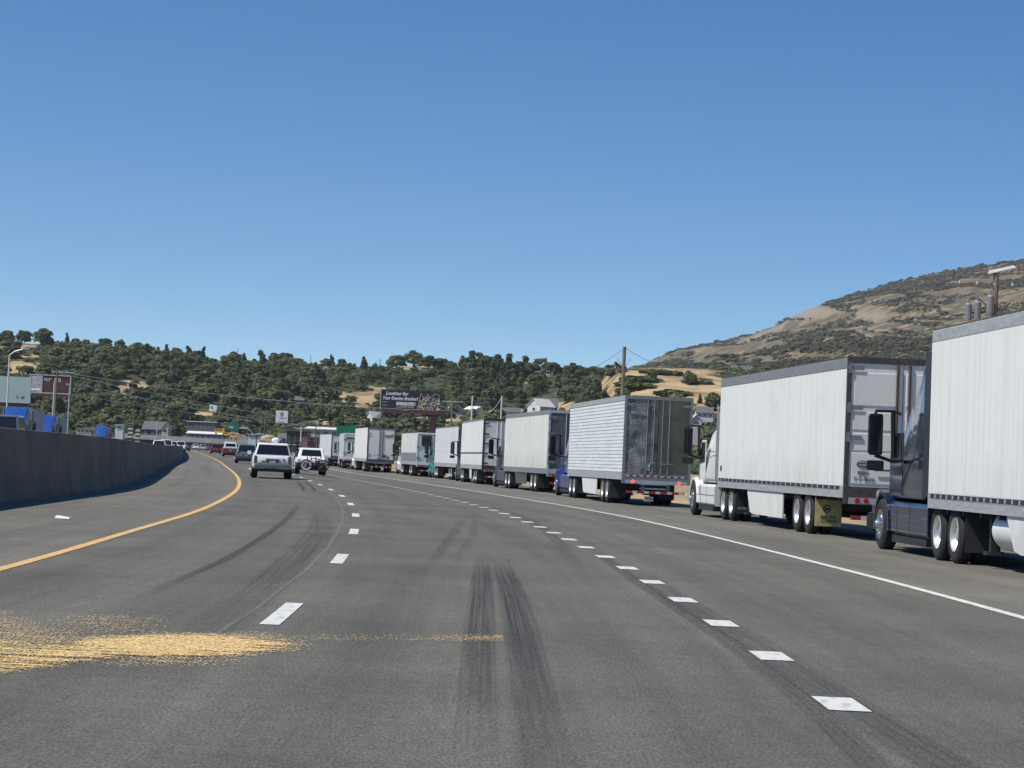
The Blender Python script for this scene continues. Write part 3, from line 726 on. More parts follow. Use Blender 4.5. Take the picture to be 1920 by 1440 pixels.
while len(pts) < 27000:
    u = rng.uniform(1100, 2150); s = rng.uniform(.05, 1.0); p = mpt(u, s)
    pu, pv = proj(*p)
    if pv > 760: continue
    d = noise.fractal(Vector((p[0]*.012, p[2]*.03, p[1]*.003)), .9, 2, 5)+.7*noise.noise(Vector((p[0]*.045+p[2]*.05, p[2]*.10, 4)))
    if d < -.10: continue
    if ((pu-1515-(583-pv)*1.0)/48)**2+((pv-585)/13)**2 < 1 or ((pu-1640)/36)**2+((pv-592)/15)**2 < 1 or ((pu-1440)/60)**2+((pv-622-(1440-pu)*.38)/6)**2 < 1: continue
    pts.append((p[0], p[1], p[2]-.3)); hs.append(rng.uniform(.9, 2.2)*(1.9 if rng.uniform() < .18 else 1))
scatter('mountain_scrub', pts, hs, 'scrub', 3.2, .62, 'dark scrub oak clumps scattered over the dry mountain slope', 'scrub')
# ------------------------------------------------------------------ vehicles: wheels
def mesh_of(mb, m, **k):
    o = mb.build('tmp', m, **k); me = o.data; bpy.data.objects.remove(o); return me
def mk_tyre(r, wd, dual=False):
    b = MB(); c = [(0, 0)] if not dual else [(-.0, 0), (wd+.05, 0)]
    for (cx, _) in c:
        pr = [(cx+0.03, r*.56), (cx, r*.66), (cx-.005, r*.85), (cx+.03, r*.965), (cx+.05, r), (cx+wd*.33, r*1.0), (cx+wd*.34, r*.985), (cx+wd*.37, r*.985), (cx+wd*.38, r), (cx+wd*.62, r), (cx+wd*.63, r*.985), (cx+wd*.66, r*.985), (cx+wd*.67, r), (cx+wd-.05, r), (cx+wd-.03, r*.965), (cx+wd+.005, r*.85), (cx+wd, r*.66), (cx+wd-.03, r*.56)]
        b.lathe(pr, 32)
    return mesh_of(b, M['rubber'], smooth=True)
def mk_rim_deep(r, wd):     # dual outer wheel: deep dish
    R_ = r*.585
    b = MB(); b.lathe([(.03, R_), (.0, R_*.99), (.015, R_*.93), (.13, R_*.86), (.15, R_*.80), (.165, R_*.45), (.12, R_*.42), (.06, R_*.38), (.05, R_*.2), (.05, 0.001)], 32)
    for i in range(10):
        a = i*.628; b.tube((.15, R_*.6*math.cos(a), R_*.6*math.sin(a)), (.10, R_*.6*math.cos(a), R_*.6*math.sin(a)), .018, 6)
    return mesh_of(b, M['polish'], smooth=True)
def mk_rim_conv(r, wd, m):     # steer wheel: convex
    R_ = r*.585
    b = MB(); b.lathe([(.03, R_), (.0, R_*.99), (.02, R_*.9), (.06, R_*.84), (.03, R_*.7), (-.01, R_*.45), (-.05, R_*.3), (-.09, R_*.22), (-.1, .001)], 28)
    for i in range(10):
        a = i*.628; b.tube((.01, R_*.55*math.cos(a), R_*.55*math.sin(a)), (-.04, R_*.55*math.cos(a), R_*.55*math.sin(a)), .02, 6)
    return mesh_of(b, m, smooth=True)
W_DUAL = (mk_tyre(.52, .25, True), mk_rim_deep(.52, .25)); W_ST = (mk_tyre(.52, .29), mk_rim_conv(.52, .29, M['chrome']))
W_CAR = (mk_tyre(.37, .28), mk_rim_conv(.37, .24, M['alu']))
def wheel(par, x, y, z, side, W):
    """side -1: outer face to the left"""
    t = link('wheel', W[0], par, (x, y, z)); t.rotation_euler = (0, 0, 0 if side < 0 else math.pi)
    rm = link('rim', W[1], t); return t
def letters(txt, size, m, par, loc, rot, name='lettering', shear=0, align='LEFT', ext=.004, sx=1):
    cu = bpy.data.curves.new('t', 'FONT'); cu.body = txt; cu.size = size; cu.extrude = ext; cu.offset = size*.022; cu.shear = shear; cu.align_x = align
    o = bpy.data.objects.new('t', cu); sc.collection.objects.link(o)
    dg = bpy.context.evaluated_depsgraph_get(); me = bpy.data.meshes.new_from_object(o.evaluated_get(dg)); bpy.data.objects.remove(o)
    me.materials.clear(); me.materials.append(m)
    q = link(name, me, par, loc); q.rotation_euler = rot; q.scale = (sx, 1, 1); return q
def scribble(mb, x0, x1, z, h, y, seed, gap=.35):
    """a row of small upright strokes standing for print too small to read"""
    r = random.Random(seed); x = x0
    while x < x1:
        wdt = h*r.uniform(.35, .8)
        k = r.random()
        mb.box(x, x+h*.16, y-.004, y+.004, z, z+h)
        if k < .7: mb.box(x+h*.161, x+wdt, y-.004, y+.004, z+h*.82, z+h)
        if k > .3: mb.box(x+h*.161, x+wdt, y-.004, y+.004, z, z+h*.17)
        if .2 < k < .8: mb.box(x+wdt-h*.15, x+wdt, y-.0038, y+.0038, z+h*.175, z+h*.815)
        x += wdt+h*.18+(h*.5 if r.random() < .15 else 0)
def quiltmat():
    m = mat('quilted_stainless', (.36, .37, .35), .34, metal=1, var=.75, nscale=1.6); t = m.node_tree; b = t.nodes['Principled BSDF']
    tc = t.nodes.new('ShaderNodeTexCoord'); mp = t.nodes.new('ShaderNodeMapping'); mp.inputs['Rotation'].default_value = (0, R(45), 0); t.links.new(tc.outputs['Object'], mp.inputs[0])
    hs = []
    for d in ('X', 'Z'):
        wv = t.nodes.new('ShaderNodeTexWave'); wv.bands_direction = d; wv.inputs['Scale'].default_value = 4.2; wv.inputs['Distortion'].default_value = 1.6; t.links.new(mp.outputs[0], wv.inputs[0]); hs.append(wv.outputs['Fac'])
    mu_ = t.nodes.new('ShaderNodeMath'); mu_.operation = 'MULTIPLY'; t.links.new(hs[0], mu_.inputs[0]); t.links.new(hs[1], mu_.inputs[1])
    nz = t.nodes.new('ShaderNodeTexNoise'); nz.inputs['Scale'].default_value = 1.2; t.links.new(tc.outputs['Object'], nz.inputs[0])
    ad = t.nodes.new('ShaderNodeMath'); t.links.new(mu_.outputs[0], ad.inputs[0]); t.links.new(nz.outputs[0], ad.inputs[1])
    bp = t.nodes.new('ShaderNodeBump'); bp.inputs['Strength'].default_value = 1; bp.inputs['Distance'].default_value = .018; t.links.new(ad.outputs[0], bp.inputs['Height']); t.links.new(bp.outputs[0], b.inputs['Normal'])
    return m
M['quilt'] = quiltmat()
M['steel_door'] = mat('brushed_stainless_door', (.20, .18, .13), .36, metal=.9, var=.35, nscale=1.2, bump=.15, bscale=2)
# ------------------------------------------------------------------ trailer + tractor
def truck(P):
    L = P.get('L', 16.3); H = P.get('H', 4.1); hw = 1.3; zb = P.get('zb', 1.22)
    T = thing(P.get('name', 'semi_truck'), P['label'], 'truck', (0, 0, 0), 0, P.get('group', 'semi trucks queued on the right shoulder'))
    pm = P.get('panel', M['panel_a']); low = P.get('low', False)
    rt = P.get('top', .24)
    # box body
    b = MB()
    if P.get('rib'):
        n = 20; z0, z1 = zb, H-rt
        for sgn in (-1, 1):
            for i in range(n):
                za = z0+(z1-z0)*i/n; zc = z0+(z1-z0)*(i+1)/n; xo = sgn*hw
                xa, xb = sorted((xo, xo-sgn*.03)); b.box(xa, xb, .09, L, za+.018, zc-.018)
                xa, xb = sorted((xo-sgn*.02, xo-sgn*.05)); b.box(xa, xb, .09, L, za-.018, za+.018)
        b.box(-hw+.05, hw-.05, .1, L-.01, zb, H-rt-.01)
    else:
        b.box(-hw, hw, .09, L, zb, H-rt)
    tb = b.build('trailer_body', pm, T)
    if not P.get('rib') and not P.get('nosill'):
        q = MB(); q.box(-hw-.0025, -hw-.0003, .1, L-.02, zb+.001, zb+.03)
        y = 1.25
        while y < L-.3: q.box(-hw-.0025, -hw-.0003, y, y+.012, zb+.0301, H-rt-.002); y += 1.235
        q.build('panel_joint', M['joint'], tb)
    b = MB(); b.box(-hw-.004, hw+.004, .08, L+.004, H-rt+.0005, H-.02); b.build('top_rail', P.get('railmat', M['alu_dull']), T, bevel=.015 if not low else 0)
    b = MB(); b.box(-hw+.02, hw-.02, .1, L-.02, H-.019, H+.01); b.build('roof', P.get('roofmat', M['alu_dull']), T)
    b = MB(); b.box(-hw-.006, hw+.006, .08, L, zb-.27, zb-.0005)
    b.build('bottom_rail', P.get('brail', M['alu']), T)
    if P.get('studs'):
        b = MB(); b.box(-hw-.0065, -hw-.0061, .4, L-.2, zb-.09, zb-.006)
        y = .5
        while y < L:
            b.box(-hw-.012, -hw-.0062, y, y+.10, zb-.085, zb-.01); y += P['studs']
        b.build('marker_strip', M['ink'], T)
        b = MB(); b.box(-hw-.0110, -hw-.0066, .4, L-.2, zb-.098, zb-.091); y = .5+P['studs']/2
        while y < L: b.box(-hw-.011, -hw-.0062, y, y+.09, zb-.08, zb-.015); y += P['studs']
        b.build('rivet_strip', M['galv'], T)
    if P.get('band'):
        b = MB(); b.box(-hw-.03, -hw-.001, .2, L-.1, P['band'], P['band']+.09); b.build('rub_rail', M['alu_dull'], T)
    if P.get('patch'):
        b = MB(); y, z, dy, dz = P['patch']; b.box(-hw-.004, -hw-.0005, y, y+dy, z, z+dz); b.build('repair_patch', M['door_w'], T)
    # rear
    fm = P.get('frame', M['rust'])
    b = MB()
    for s in (-1, 1): b.box(min(s*hw, s*(hw-.10)), max(s*hw, s*(hw-.10)), 0, .0795, zb-.4, H)
    b.box(-hw+.10, hw-.10, 0, .0795, H-.13, H); b.box(-hw+.10, hw-.10, 0, .0795, zb-.24, zb-.02)
    b.build('rear_frame', fm, T)
    dm = P.get('doors', (M['door_w'], M['door_w']))
    for k, s in enumerate((-1, 1)):
        x0, x1 = sorted((s*.008, s*(hw-.105)))
        b = MB(); b.box(x0, x1, .025, .085, zb-.015, H-.135)
        if P.get('plates'):
            for (za, zc) in ((zb+.06, 1.98), (2.03, 2.42), (2.5, 2.9), (3.05, H-.35)): b.box(x0+.06, x1-.05, .012, .0249, za, zc)
        d = b.build('door', dm[k], T, bevel=.006)
        r_ = MB()
        for q in ((.16, .42) if not P.get('rods') else (.14,)):
            x = s*q; r_.tube((x, .0, zb-.02), (x, .0, H-.15), .022 if not P.get('rods') else .034, 8)
        r_.box(s*.16-.04, s*.16+.04, -.035, -.023, 1.55, 1.65)
        r_.box(min(s*.16, s*.62), max(s*.16, s*.62), -.034, -.02, 1.58, 1.62)
        r_.build('lock_rod', P.get('rodmat', M['galv']), d)
        for z in P.get('hinges', (1.5, 2.1, 2.9, 3.7)):
            xa, xb = sorted((s*(hw-.01), s*(hw-.38))); h_ = MB(); h_.box(xa, xb, -.012, .0, z, z+.09); h_.box(min(s*(hw-.02), s*(hw-.1)), max(s*(hw-.02), s*(hw-.1)), -.02, -.0121, z-.07, z+.16); h_.build('hinge', P.get('hingemat', M['alu_dull']), d)
    # lights, bumper, plate
    b = MB(); b.box(-hw+.11, hw-.11, .005, .078, zb-.40, zb-.245); b.build('light_bar', P.get('lb', M['alu_dull']), T)
    lm = M['red_lit'] if P.get('lit') else M['red_lens']
    for s in (-1, 1):
        for q in ((.98, .78) if P.get('lit') is None else (.88,)):
            b = MB(); b.lathe([(-.018, .001), (-.018, .05), (-.012, .062), (.004, .066)], 16, 'Y', (s*q, 0, zb-.32)); b.build('tail_light', lm, T)
    if P.get('bars', 1):
        for s in (-1, 1):
            b = MB(); b.box(s*.48-.05, s*.48+.05, .05, .12, .55, zb-.4); b.build('bumper_strut', M['alu_dull'] if P.get('lit') else M['steel'], T)
        b = MB(); n = 10; b.box(-1.1, 1.1, .0, .1, .46, .56); bar = b.build('bumper_bar', M['red'], T)
        b = MB()
        for i in range(1, n, 2): b.box(-1.1+2.2*i/n, -1.1+2.2*(i+.8)/n, -.004, -.0005, .465, .555)
        b.build('reflector', M['refl_w'], bar)
    if P.get('tape'):
        b = MB()
        for i in range(0, 9): b.box(-1.15+.26*i, -1.15+.26*i+.13, -.006, -.001, zb-.13, zb-.08)
        b.build('white_tape', M['refl_w'], T)
        b = MB()
        for i in range(0, 9): b.box(-1.15+.26*i+.131, -1.15+.26*i+.255, -.006, -.001, zb-.13, zb-.08)
        b.build('red_tape', M['red'], T)
    if P.get('plate'):
        x, z = P['plate']; b = MB(); b.box(x, x+.34, .03, .04, z, z+.18); pl = b.build('licence_plate', M['plate'], T, bevel=.004)
        b = MB(); scribble(b, x+.04, x+.31, z+.06, .06, .026, 3); b.build('plate_marks', M['ink'], pl)
    # running gear
    ya = P.get('axles', (4.1, 5.4))
    b = MB()
    for s in (-.42, .42): b.box(s-.06, s+.06, .5, L-1, zb-.45, zb-.271)
    b.box(-.55, .55, ya[0]-1, ya[1]+1, .6, zb-.451)
    for y in ya: b.tube((-1.1, y, .52), (1.1, y, .52), .09, 10)
    for i in range(int(L/1.2)): b.box(-hw+.05, hw-.05, .6+i*1.2, .68+i*1.2, zb-.36, zb-.272)
    b.build('chassis', M['steel'], T)
    for y in ya:
        wheel(T, -1.27, y, .52, -1, W_DUAL); wheel(T, 1.27, y, .52, 1, W_DUAL)
    fl = P.get('flap', M['flap'])
    for s in (-1, 1):
        b = MB(); x0, x1 = sorted((s*1.27, s*.62)); b.box(x0, x1, ya[0]-.85, ya[0]-.835, .22, .98); fo = b.build('mud_flap', fl if s < 0 else M['flap'], T, bevel=.004)
        if P.get('flapmark') and s < 0:
            b = MB(); b.lathe([(-.003, .07), (-.003, .095), (.001, .095)], 20, 'Y', (-.98, ya[0]-.852, .64)); b.box(-1.03, -.93, ya[0]-.856, ya[0]-.852, .61, .66)
            scribble(b, -1.12, -.78, .42, .055, ya[0]-.856, 5); scribble(b, -1.1, -.74, .32, .06, ya[0]-.856, 8); b.build('flap_print', M['ink'], fo)
    b = MB()
    for s in (-1, 1):
        b.box(s*.98-.06, s*.98+.06, L-3.6, L-3.46, .3, zb-.271); b.box(s*.98-.14, s*.98+.14, L-3.66, L-3.4, .24, .2999)
    b.box(-.92, .92, L-3.55, L-3.51, .7, .76); b.build('landing_gear', M['steel'], T)
    if P.get('skirt'):
        y0, y1, z0 = P['skirt']; b = MB()
        b.prism([(y0, zb-.275), (y1, zb-.275), (y1-.5, z0+.05), (y1-.9, z0), (y0, z0)], 'x', -hw+.03, -hw+.06)
        b.build('side_skirt', P.get('skirtmat', M['panel_c']), T)
        b = MB(); b.prism([(y0, zb-.275), (y1, zb-.275), (y1-.5, z0+.05), (y1-.9, z0), (y0, z0)], 'x', hw-.06, hw-.03)
        b.build('side_skirt', P.get('skirtmat', M['panel_c']), T)
    if P.get('disc'):
        y = P['disc']; b = MB(); b.lathe([(y+.02, .001), (y, .1), (y, .30), (y+.03, .34), (y+1.2, .34), (y+1.22, .001)], 28, 'Y', (-.85, 0, .68)); b.build('fuel_tank', M['white_bright'], T, smooth=True)
    if P.get('tractor') is not None: tractor(T, L, zb, P['tractor'])
    if P.get('lean'): T['_lean'] = P['lean']
    return T
def tractor(T, L, zb, Q):
    c = Q.get('col', M['white_bright']); g = Q.get('gap', .62); yb = L+g; top = Q.get('top', 3.95); st = yb+Q.get('st', 4.05)
    cx = Q.get('cx', 1.20)
    if Q.get('mid'):
        S = [(yb, 1.05, top-.35, cx, 1.0), (yb+.5, 1.05, top-.45, cx, 1.0), (yb+1.2, 1.05, top-.75, cx, .96), (yb+1.9, 1.05, 2.72, cx, .92), (yb+2.5, 1.05, 2.6, cx, .9), (yb+3.25, 1.05, 1.95, 1.08, .98)]
        b = MB(); b.prism([(yb-.02, top-.45), (yb+.28, top-.42), (yb+.1, top-.2), (yb+.0, top), (yb-.14, top), (yb-.10, top-.05), (yb-.03, top-.2)], 'x', -1.02, 1.02); b.build('roof_fairing', c, T, bevel=.01)
    else:
        S = [(yb, 1.05, top, cx, 1.02), (yb+.5, 1.05, top-.02, cx, 1.02), (yb+1.1, 1.05, top-.22, cx, .96), (yb+1.7, 1.05, top-.6, cx, .9), (yb+2.3, 1.05, 2.98, cx, .9), (yb+2.55, 1.05, 2.8, cx, .92), (yb+3.25, 1.05, 1.98, 1.08, .98)]
    b = MB(); b.loft([rring(*s, r=.16) for s in S]); cab = b.build('cab', c, T, smooth=True)
    # door and window, sleeper window, seam lines, windscreen
    for s in (-1, 1):
        d = MB(); x = s*(cx+.004)
        xa, xb = sorted((x, x-s*.02)); d.prism([(yb+1.72, 1.12), (yb+2.85, 1.12), (yb+2.85, 1.9), (yb+2.45, 2.35), (yb+1.72, 2.35)], 'x', xa, xb); dr = d.build('door', c, cab, bevel=.004)
        d = MB(); d.prism([(yb+1.82, 1.68), (yb+2.72, 1.6), (yb+2.72, 1.9), (yb+2.4, 2.28), (yb+1.82, 2.28)], 'x', min(x+s*.004, x+s*.010), max(x+s*.004, x+s*.010)); 
        if 'T2' != Q.get('id'): pass
        d.build('window', M['glass'], cab)
        if Q.get('sleeper_win'):
            d = MB(); xs = s*(cx-.005); d.prism([(yb+.5, 2.0), (yb+.95, 2.0), (yb+.95, 2.4), (yb+.5, 2.4)], 'x', min(xs, xs+s*.02), max(xs, xs+s*.02)); d.build('sleeper_window', M['glass'], cab)
        # seams
        d = MB()
        for y in (yb+1.62, ): d.box(min(s*(cx+.002), s*(cx+.006)), max(s*(cx+.002), s*(cx+.006)), y, y+.02, 1.1, 2.6)
        d.box(min(s*(cx-.01), s*(cx+.005)), max(s*(cx-.01), s*(cx+.005)), yb+.06, yb+1.6, 1.98-.0, 2.0); d.build('panel_seam', M['grey_dark'], cab)
        # side extender
        d = MB(); xs = s*(cx-.0); d.prism([(yb-.50, 1.15), (yb-.002, 1.1), (yb-.002, top-.12), (yb-.50, top-(.16 if not Q.get('mid') else .55))], 'x', min(xs, xs-s*.03), max(xs, xs-s*.03)); d.build('side_extender', Q.get('ext', M['black']), T)
        # mirrors
        xm = s*1.62; ym = yb+Q.get('ym', 2.75)
        d = MB(); d.loft([rring(ym, 1.9, 2.72, .14, .14, r=.05), rring(ym+.10, 1.92, 2.7, .14, .14, r=.05), rring(ym+.17, 2.0, 2.62, .08, .08, r=.04)]); mi = d.build('mirror', M['black'], T, smooth=True); mi.location = (xm, 0, 0)
        d = MB(); d.box(-.115, .115, ym-.006, ym-.001, 1.95, 2.67); d.build('mirror_glass', M['glass'], mi)
        d = MB(); d.loft([rring(ym-.02, 1.60, 1.80, .17, .17, r=.04), rring(ym+.10, 1.62, 1.79, .15, .15, r=.04)]); d.box(-.15, .15, ym-.027, ym-.0205, 1.62, 1.78); d.build('spot_mirror', M['black'], mi)
        d = MB(); d.path([(xm, ym+.06, 2.70), (xm, ym+.06, 2.78), (s*1.25, ym+.04, 2.78), (s*1.12, ym+.0, 2.72)], .03, 8); d.path([(xm, ym+.06, 1.9), (s*1.3, ym+.06, 1.80), (s*1.08, ym+.1, 1.78)], .035, 8)
        d.path([(s*1.28, ym+.04, 2.76), (s*1.24, ym+.10, 1.86)], .05, 8); ma = d.build('mirror_arm', Q.get('armmat', M['black']), mi); ma.location = (-xm, 0, 0)
        # side fairing with tank
        y0 = L+Q.get('f0', .35); y1 = st-.62; zt = 1.02
        d = MB(); xs0, xs1 = sorted((s*1.17, s*.72))
        prof = [(s*.72, .36), (s*1.10, .34), (s*1.17, .42), (s*1.17, .93), (s*1.12, 1.0), (s*.72, 1.03)]
        d.prism([(p[0], p[1]) for p in prof], 'y', y0, y1)
        fr = d.build('side_fairing', c if Q.get('fair', 1) else M['alu_dull'], T, bevel=.012)
        d = MB()
        for yy in (y0+(y1-y0)*.45, y0+(y1-y0)*.78): d.box(min(s*1.171, s*1.175), max(s*1.171, s*1.175), yy, yy+.02, .36, .95)
        d.box(min(s*1.171, s*1.176), max(s*1.171, s*1.176), y0+.05, y1-.05, .66, .68); d.build('panel_seam', M['grey_dark'], fr)
        d = MB(); d.box(min(s*.8, s*1.16), max(s*.8, s*1.16), y0+.1, y1-.3, .2, .34); d.build('lower_skirt', M['black'], T)
        # fender arch
        d = MB(); rings = []
        for k in range(11):
            a = R(-8+k*19.6); ro, ri = .72, .65
            rings.append([(s*.78, st+ro*math.cos(a), .50+ro*math.sin(a)*.98), (s*1.20, st+ro*math.cos(a), .50+ro*math.sin(a)*.95), (s*1.20, st+ri*math.cos(a), .50+ri*math.sin(a)*.95), (s*.78, st+ri*math.cos(a), .50+ri*math.sin(a)*.95)])
        d.loft(rings); d.build('fender', c, T, smooth=True)
        wheel(T, s*1.22, st, .52, s, W_ST)
        for y in (L+Q.get('d0', -.45), L+Q.get('d0', -.45)-1.3):
            wheel(T, s*1.24, y, .52, s, W_DUAL)
        y = L+Q.get('d0', -.45)-1.3-.82
        d = MB(); d.box(min(s*1.24, s*.62), max(s*1.24, s*.62), y, y+.015, .24, .95); fo = d.build('mud_flap', M['flap'], T)
        if Q.get('flaptext') and s < 0:
            d = MB(); scribble(d, -1.18, -.70, .36, .07, y-.005, 12); d.build('flap_print', M['galv'], fo)
        d = MB(); d.tube((s*.95, yb-.25, 1.1), (s*.95, yb-.25, 2.9 if not Q.get('stack') else 3.9), .06, 12); d.build('exhaust_pipe', M['chrome'], T) if Q.get('stack') else None
    d = MB(); d.hexa([(-.93, yb+3.235, 2.0), (.93, yb+3.235, 2.0), (.9, yb+3.19, 2.02), (-.9, yb+3.19, 2.02), (-.84, yb+2.60, 2.72), (.84, yb+2.60, 2.72), (.84, yb+2.5, 2.70), (-.84, yb+2.5, 2.70)]); d.build('windscreen', M['glass'], cab)
    d = MB(); d.loft([rring(yb+3.1, .8, 1.95, 1.02, .92, r=.15), rring(yb+3.6, .75, 1.84, 1.0, .84, r=.18), rring(yb+4.6, .7, 1.66, .98, .72, r=.2), rring(yb+5.1, .7, 1.5, .92, .62, r=.2), rring(yb+5.3, .75, 1.3, .8, .55, r=.2)])
    hd = d.build('hood', c, T, smooth=True)
    d = MB(); d.box(-.5, .5, yb+5.24, yb+5.33, .8, 1.36); d.build('grille', M['chrome'], T, bevel=.02)
    for s in (-1, 1):
        d = MB(); d.loft([rring(yb+4.75, .95, 1.22, .16, .14, r=.05), rring(yb+5.12, .97, 1.18, .1, .1, r=.04)]); q = d.build('headlight', M['galv'], T, smooth=True); q.location = (s*.88, 0, 0)
    d = MB(); d.loft([rring(yb+5.0, .38, .72, 1.2, 1.2, r=.08), rring(yb+5.35, .38, .72, 1.12, 1.12, r=.08), rring(yb+5.5, .4, .68, .8, .8, r=.08)]); d.build('front_bumper', Q.get('bump', c), T, smooth=True)
    d = MB()
    for s in (-.42, .42): d.box(s-.05, s+.05, L-2.6, yb+4.9, .62, .92)
    d.box(-.5, .5, L-1.7, L-.3, .921, zb-.30)
    for y in (L+Q.get('d0', -.45), L+Q.get('d0', -.45)-1.3, st): d.tube((-1.1, y, .52), (1.1, y, .52), .1, 10)
    d.box(-.95, .95, L-.1, yb-.05, .9, .98); d.build('chassis_rails', M['steel'], T)
def place_rear(T, uR, Yr, uF, L, hw=1.3, zoff=0):
    """rear left corner stands at picture column uR at distance Yr; its front left corner falls at column uF"""
    p = gnd(uR, 900); 
    # find X so that ground point projects on column uR
    x = (uR-960)/F*Yr
    for _ in range(6):
        z = zroad(x-X0(Yr), Yr); pu, pv = proj(x, Yr, z+1.0); x += (uR-pu)/F*Yr
    lo, hi = -.1, .4
    z0 = zroad(x-X0(Yr), Yr)
    for _ in range(40):
        m = (lo+hi)/2
        fx = x-L*math.sin(m); fy = Yr+L*math.cos(m); pu, pv = proj(fx, fy, z0+1.0)
        if pu > uF: lo = m
        else: hi = m
    rz = (lo+hi)/2
    fx = x-L*math.sin(rz); fy = Yr+L*math.cos(rz); z1 = zroad(fx-X0(fy), fy)
    T.location = (x+hw*math.cos(rz), Yr+hw*math.sin(rz), z0+zoff); T.rotation_euler = (math.atan2(z1-z0, L), T.get('_lean', 0), rz)
    if '_lean' in T: del T['_lean']
    T.rotation_mode = 'XYZ'
    return rz
DW = M['door_w']; DD = M['door_dark']
# nearest: navy tractor, white trailer running out of the picture
T1 = truck(dict(label='nearest semi truck, navy blue cab, its white trailer running out of the picture', H=4.22, panel=M['panel_a'], studs=.44, railmat=M['alu'], brail=M['alu'], skirt=(4.5, 10.9, .35), skirtmat=M['white'], disc=10.9, patch=(8.6, 2.2, .95, .85), lean=-.012, roofmat=M['rust'],
    tractor=dict(col=M['navy'], top=4.0, d0=-.5, st=3.6, gap=.95, ext=M['black'], bump=M['chrome'], f0=.55, ym=2.3)))
def place_front(T, L, uF, Yf, rz, hw=1.3):
    x = (uF-960)/F*Yf
    for _ in range(6): pu, pv = proj(x, Yf, 1.0); x += (uF-pu)/F*Yf
    rx = x+L*math.sin(rz); ry = Yf-L*math.cos(rz)
    T.location = (rx+hw*math.cos(rz), ry+hw*math.sin(rz), 0); T.rotation_euler = (0, T.get('_lean', 0), rz); 
    if '_lean' in T: del T['_lean']
place_front(T1, 16.3, 1741, 43.6, .053)
T2 = truck(dict(label='white semi truck with grey top rail and yellow mud flap', H=4.14, panel=M['panel_c'], plates=1, rods=1, rodmat=M['rust'], hingemat=M['alu_dull'], hinges=(2.28, 2.95, 3.85), studs=.62, top=.27, railmat=M['alu_dull'], roofmat=M['rust'], flap=M['yellowflap'], flapmark=1, skirt=(6.9, 11.8, .3), skirtmat=M['panel_c'], axles=(3.9, 5.2), lb=M['galv'], lean=-.006, plate=(-.62, .66),
    tractor=dict(col=M['white_bright'], mid=1, top=3.52, ext=M['alu_dull'], d0=-.6, flaptext=1, st=3.85, gap=1.1, f0=1.3, ym=2.6)))
place_rear(T2, 1582, 53.6, 1346, 16.3)
# emblem and print on its rear door
b = MB(); b.lathe([(-.003, .13), (-.003, .16), (.002, .16)], 24, 'Y', (0, 0, 0)); 
o = b.build('emblem', M['ink'], T2); o.location = (-.86, .005, 1.72); o.scale = (1, 1, .55)
b = MB(); b.box(-.94, -.78, -.0, .004, 1.66, 1.69); b.box(-.96, -.76, .0, .004, 1.72, 1.745); scribble(b, -.99, -.74, 1.50, .07, .002, 21); scribble(b, -1.06, -.66, 1.36, .075, .002, 22); b.build('door_print', M['ink'], T2)
b = MB(); b.box(-1.306, -1.301, 15.7, 15.95, 1.42, 1.58); b.build('side_placard', M['ink'], T2)
T3 = truck(dict(label='semi truck with ribbed silver-white sides, quilted mirror steel door and lit brake lights', H=4.12, rib=1, panel=M['panel_rib'], doors=(M['quilt'], M['steel_door']), lit=True, tape=1, frame=M['alu_dull'], roofmat=M['alu_dull'], railmat=M['alu'], rods=0, rodmat=M['alu_dull'], hinges=(3.75,), skirt=(7.0, 11.6, .3), skirtmat=M['panel_c'], plate=(-.42, .18), top=.2, lb=M['galv'], bars=1,
    tractor=dict(col=M['blue'], top=3.95, ext=M['black'], bump=M['chrome'], d0=-.6, f0=.45)))
place_rear(T3, 1166, 89, 1064, 16.3)
letters('SERVANT', .20, M['grey_dark'], T3, (.28, .02, 3.28), (math.pi/2, 0, 0), 'door_lettering')
letters('SERVANT', .20, M['grey_dark'], T3, (-1.05, .02, 3.28), (math.pi/2, 0, 0), 'door_lettering')
b = MB(); b.box(-.45, -.25, .01, .02, 1.32, 1.62); b.build('door_placard', M['refl_w'], T3)
b = MB(); b.box(-.62, .42, .03, .06, .78, .83); b.box(-.6, .4, .06, .09, .62, .68); b.build('light_panel', M['galv'], T3)
T4 = truck(dict(label='semi truck with grimy white box trailer and dark rear doors behind the blue cab', H=4.1, panel=M['panel_b'], doors=(DD, DD), brail=M['alu_dull'], skirt=(7.2, 11.8, .35), skirtmat=M['grey_dark'], frame=M['galv'], roofmat=M['alu_dull'], top=.22,
    tractor=dict(col=M['grey_dark'], top=3.7, ext=M['black'], d0=-.7, f0=.5)))
place_rear(T4, 1025, 117, 944, 16.3)
T5 = truck(dict(label='white semi truck with plain bright doors, black hinges and a dark side rail', H=4.12, panel=M['panel_c'], doors=(M['white'], M['white']), hinges=(1.3, 1.9, 2.5, 3.1, 3.75), hingemat=M['ink'], rodmat=M['white'], band=1.95, frame=M['ink'], top=.12, skirt=(7.5, 9.3, .3), skirtmat=M['white'],
    tractor=dict(col=M['rust'], top=3.6, ext=M['steel'], f0=.5)))
place_rear(T5, 903, 147, 863, 16.3)
T6 = truck(dict(label='semi truck with ribbed white trailer pulled by a teal green cab', H=3.95, rib=1, panel=M['panel_rib'], doors=(M['alu_dull'], M['rust']), brail=M['alu'], frame=M['rust'], top=.06,
    tractor=dict(col=M['teal'], top=3.3, mid=1, ext=M['white'], f0=.5)))
place_rear(T6, 857, 171, 816, 15.5)
T7 = truck(dict(label='short white truck with a dark square vent in its rear door', H=3.65, L=14, panel=M['white'], doors=(M['white'], M['white']), frame=M['white_bright'], roofmat=M['rust'], top=.05, hinges=(1.5, 2.4), rodmat=M['ink'],
    tractor=dict(col=M['white_bright'], top=3.3, mid=1, ext=M['white'])))
place_rear(T7, 780, 196, 751, 14)
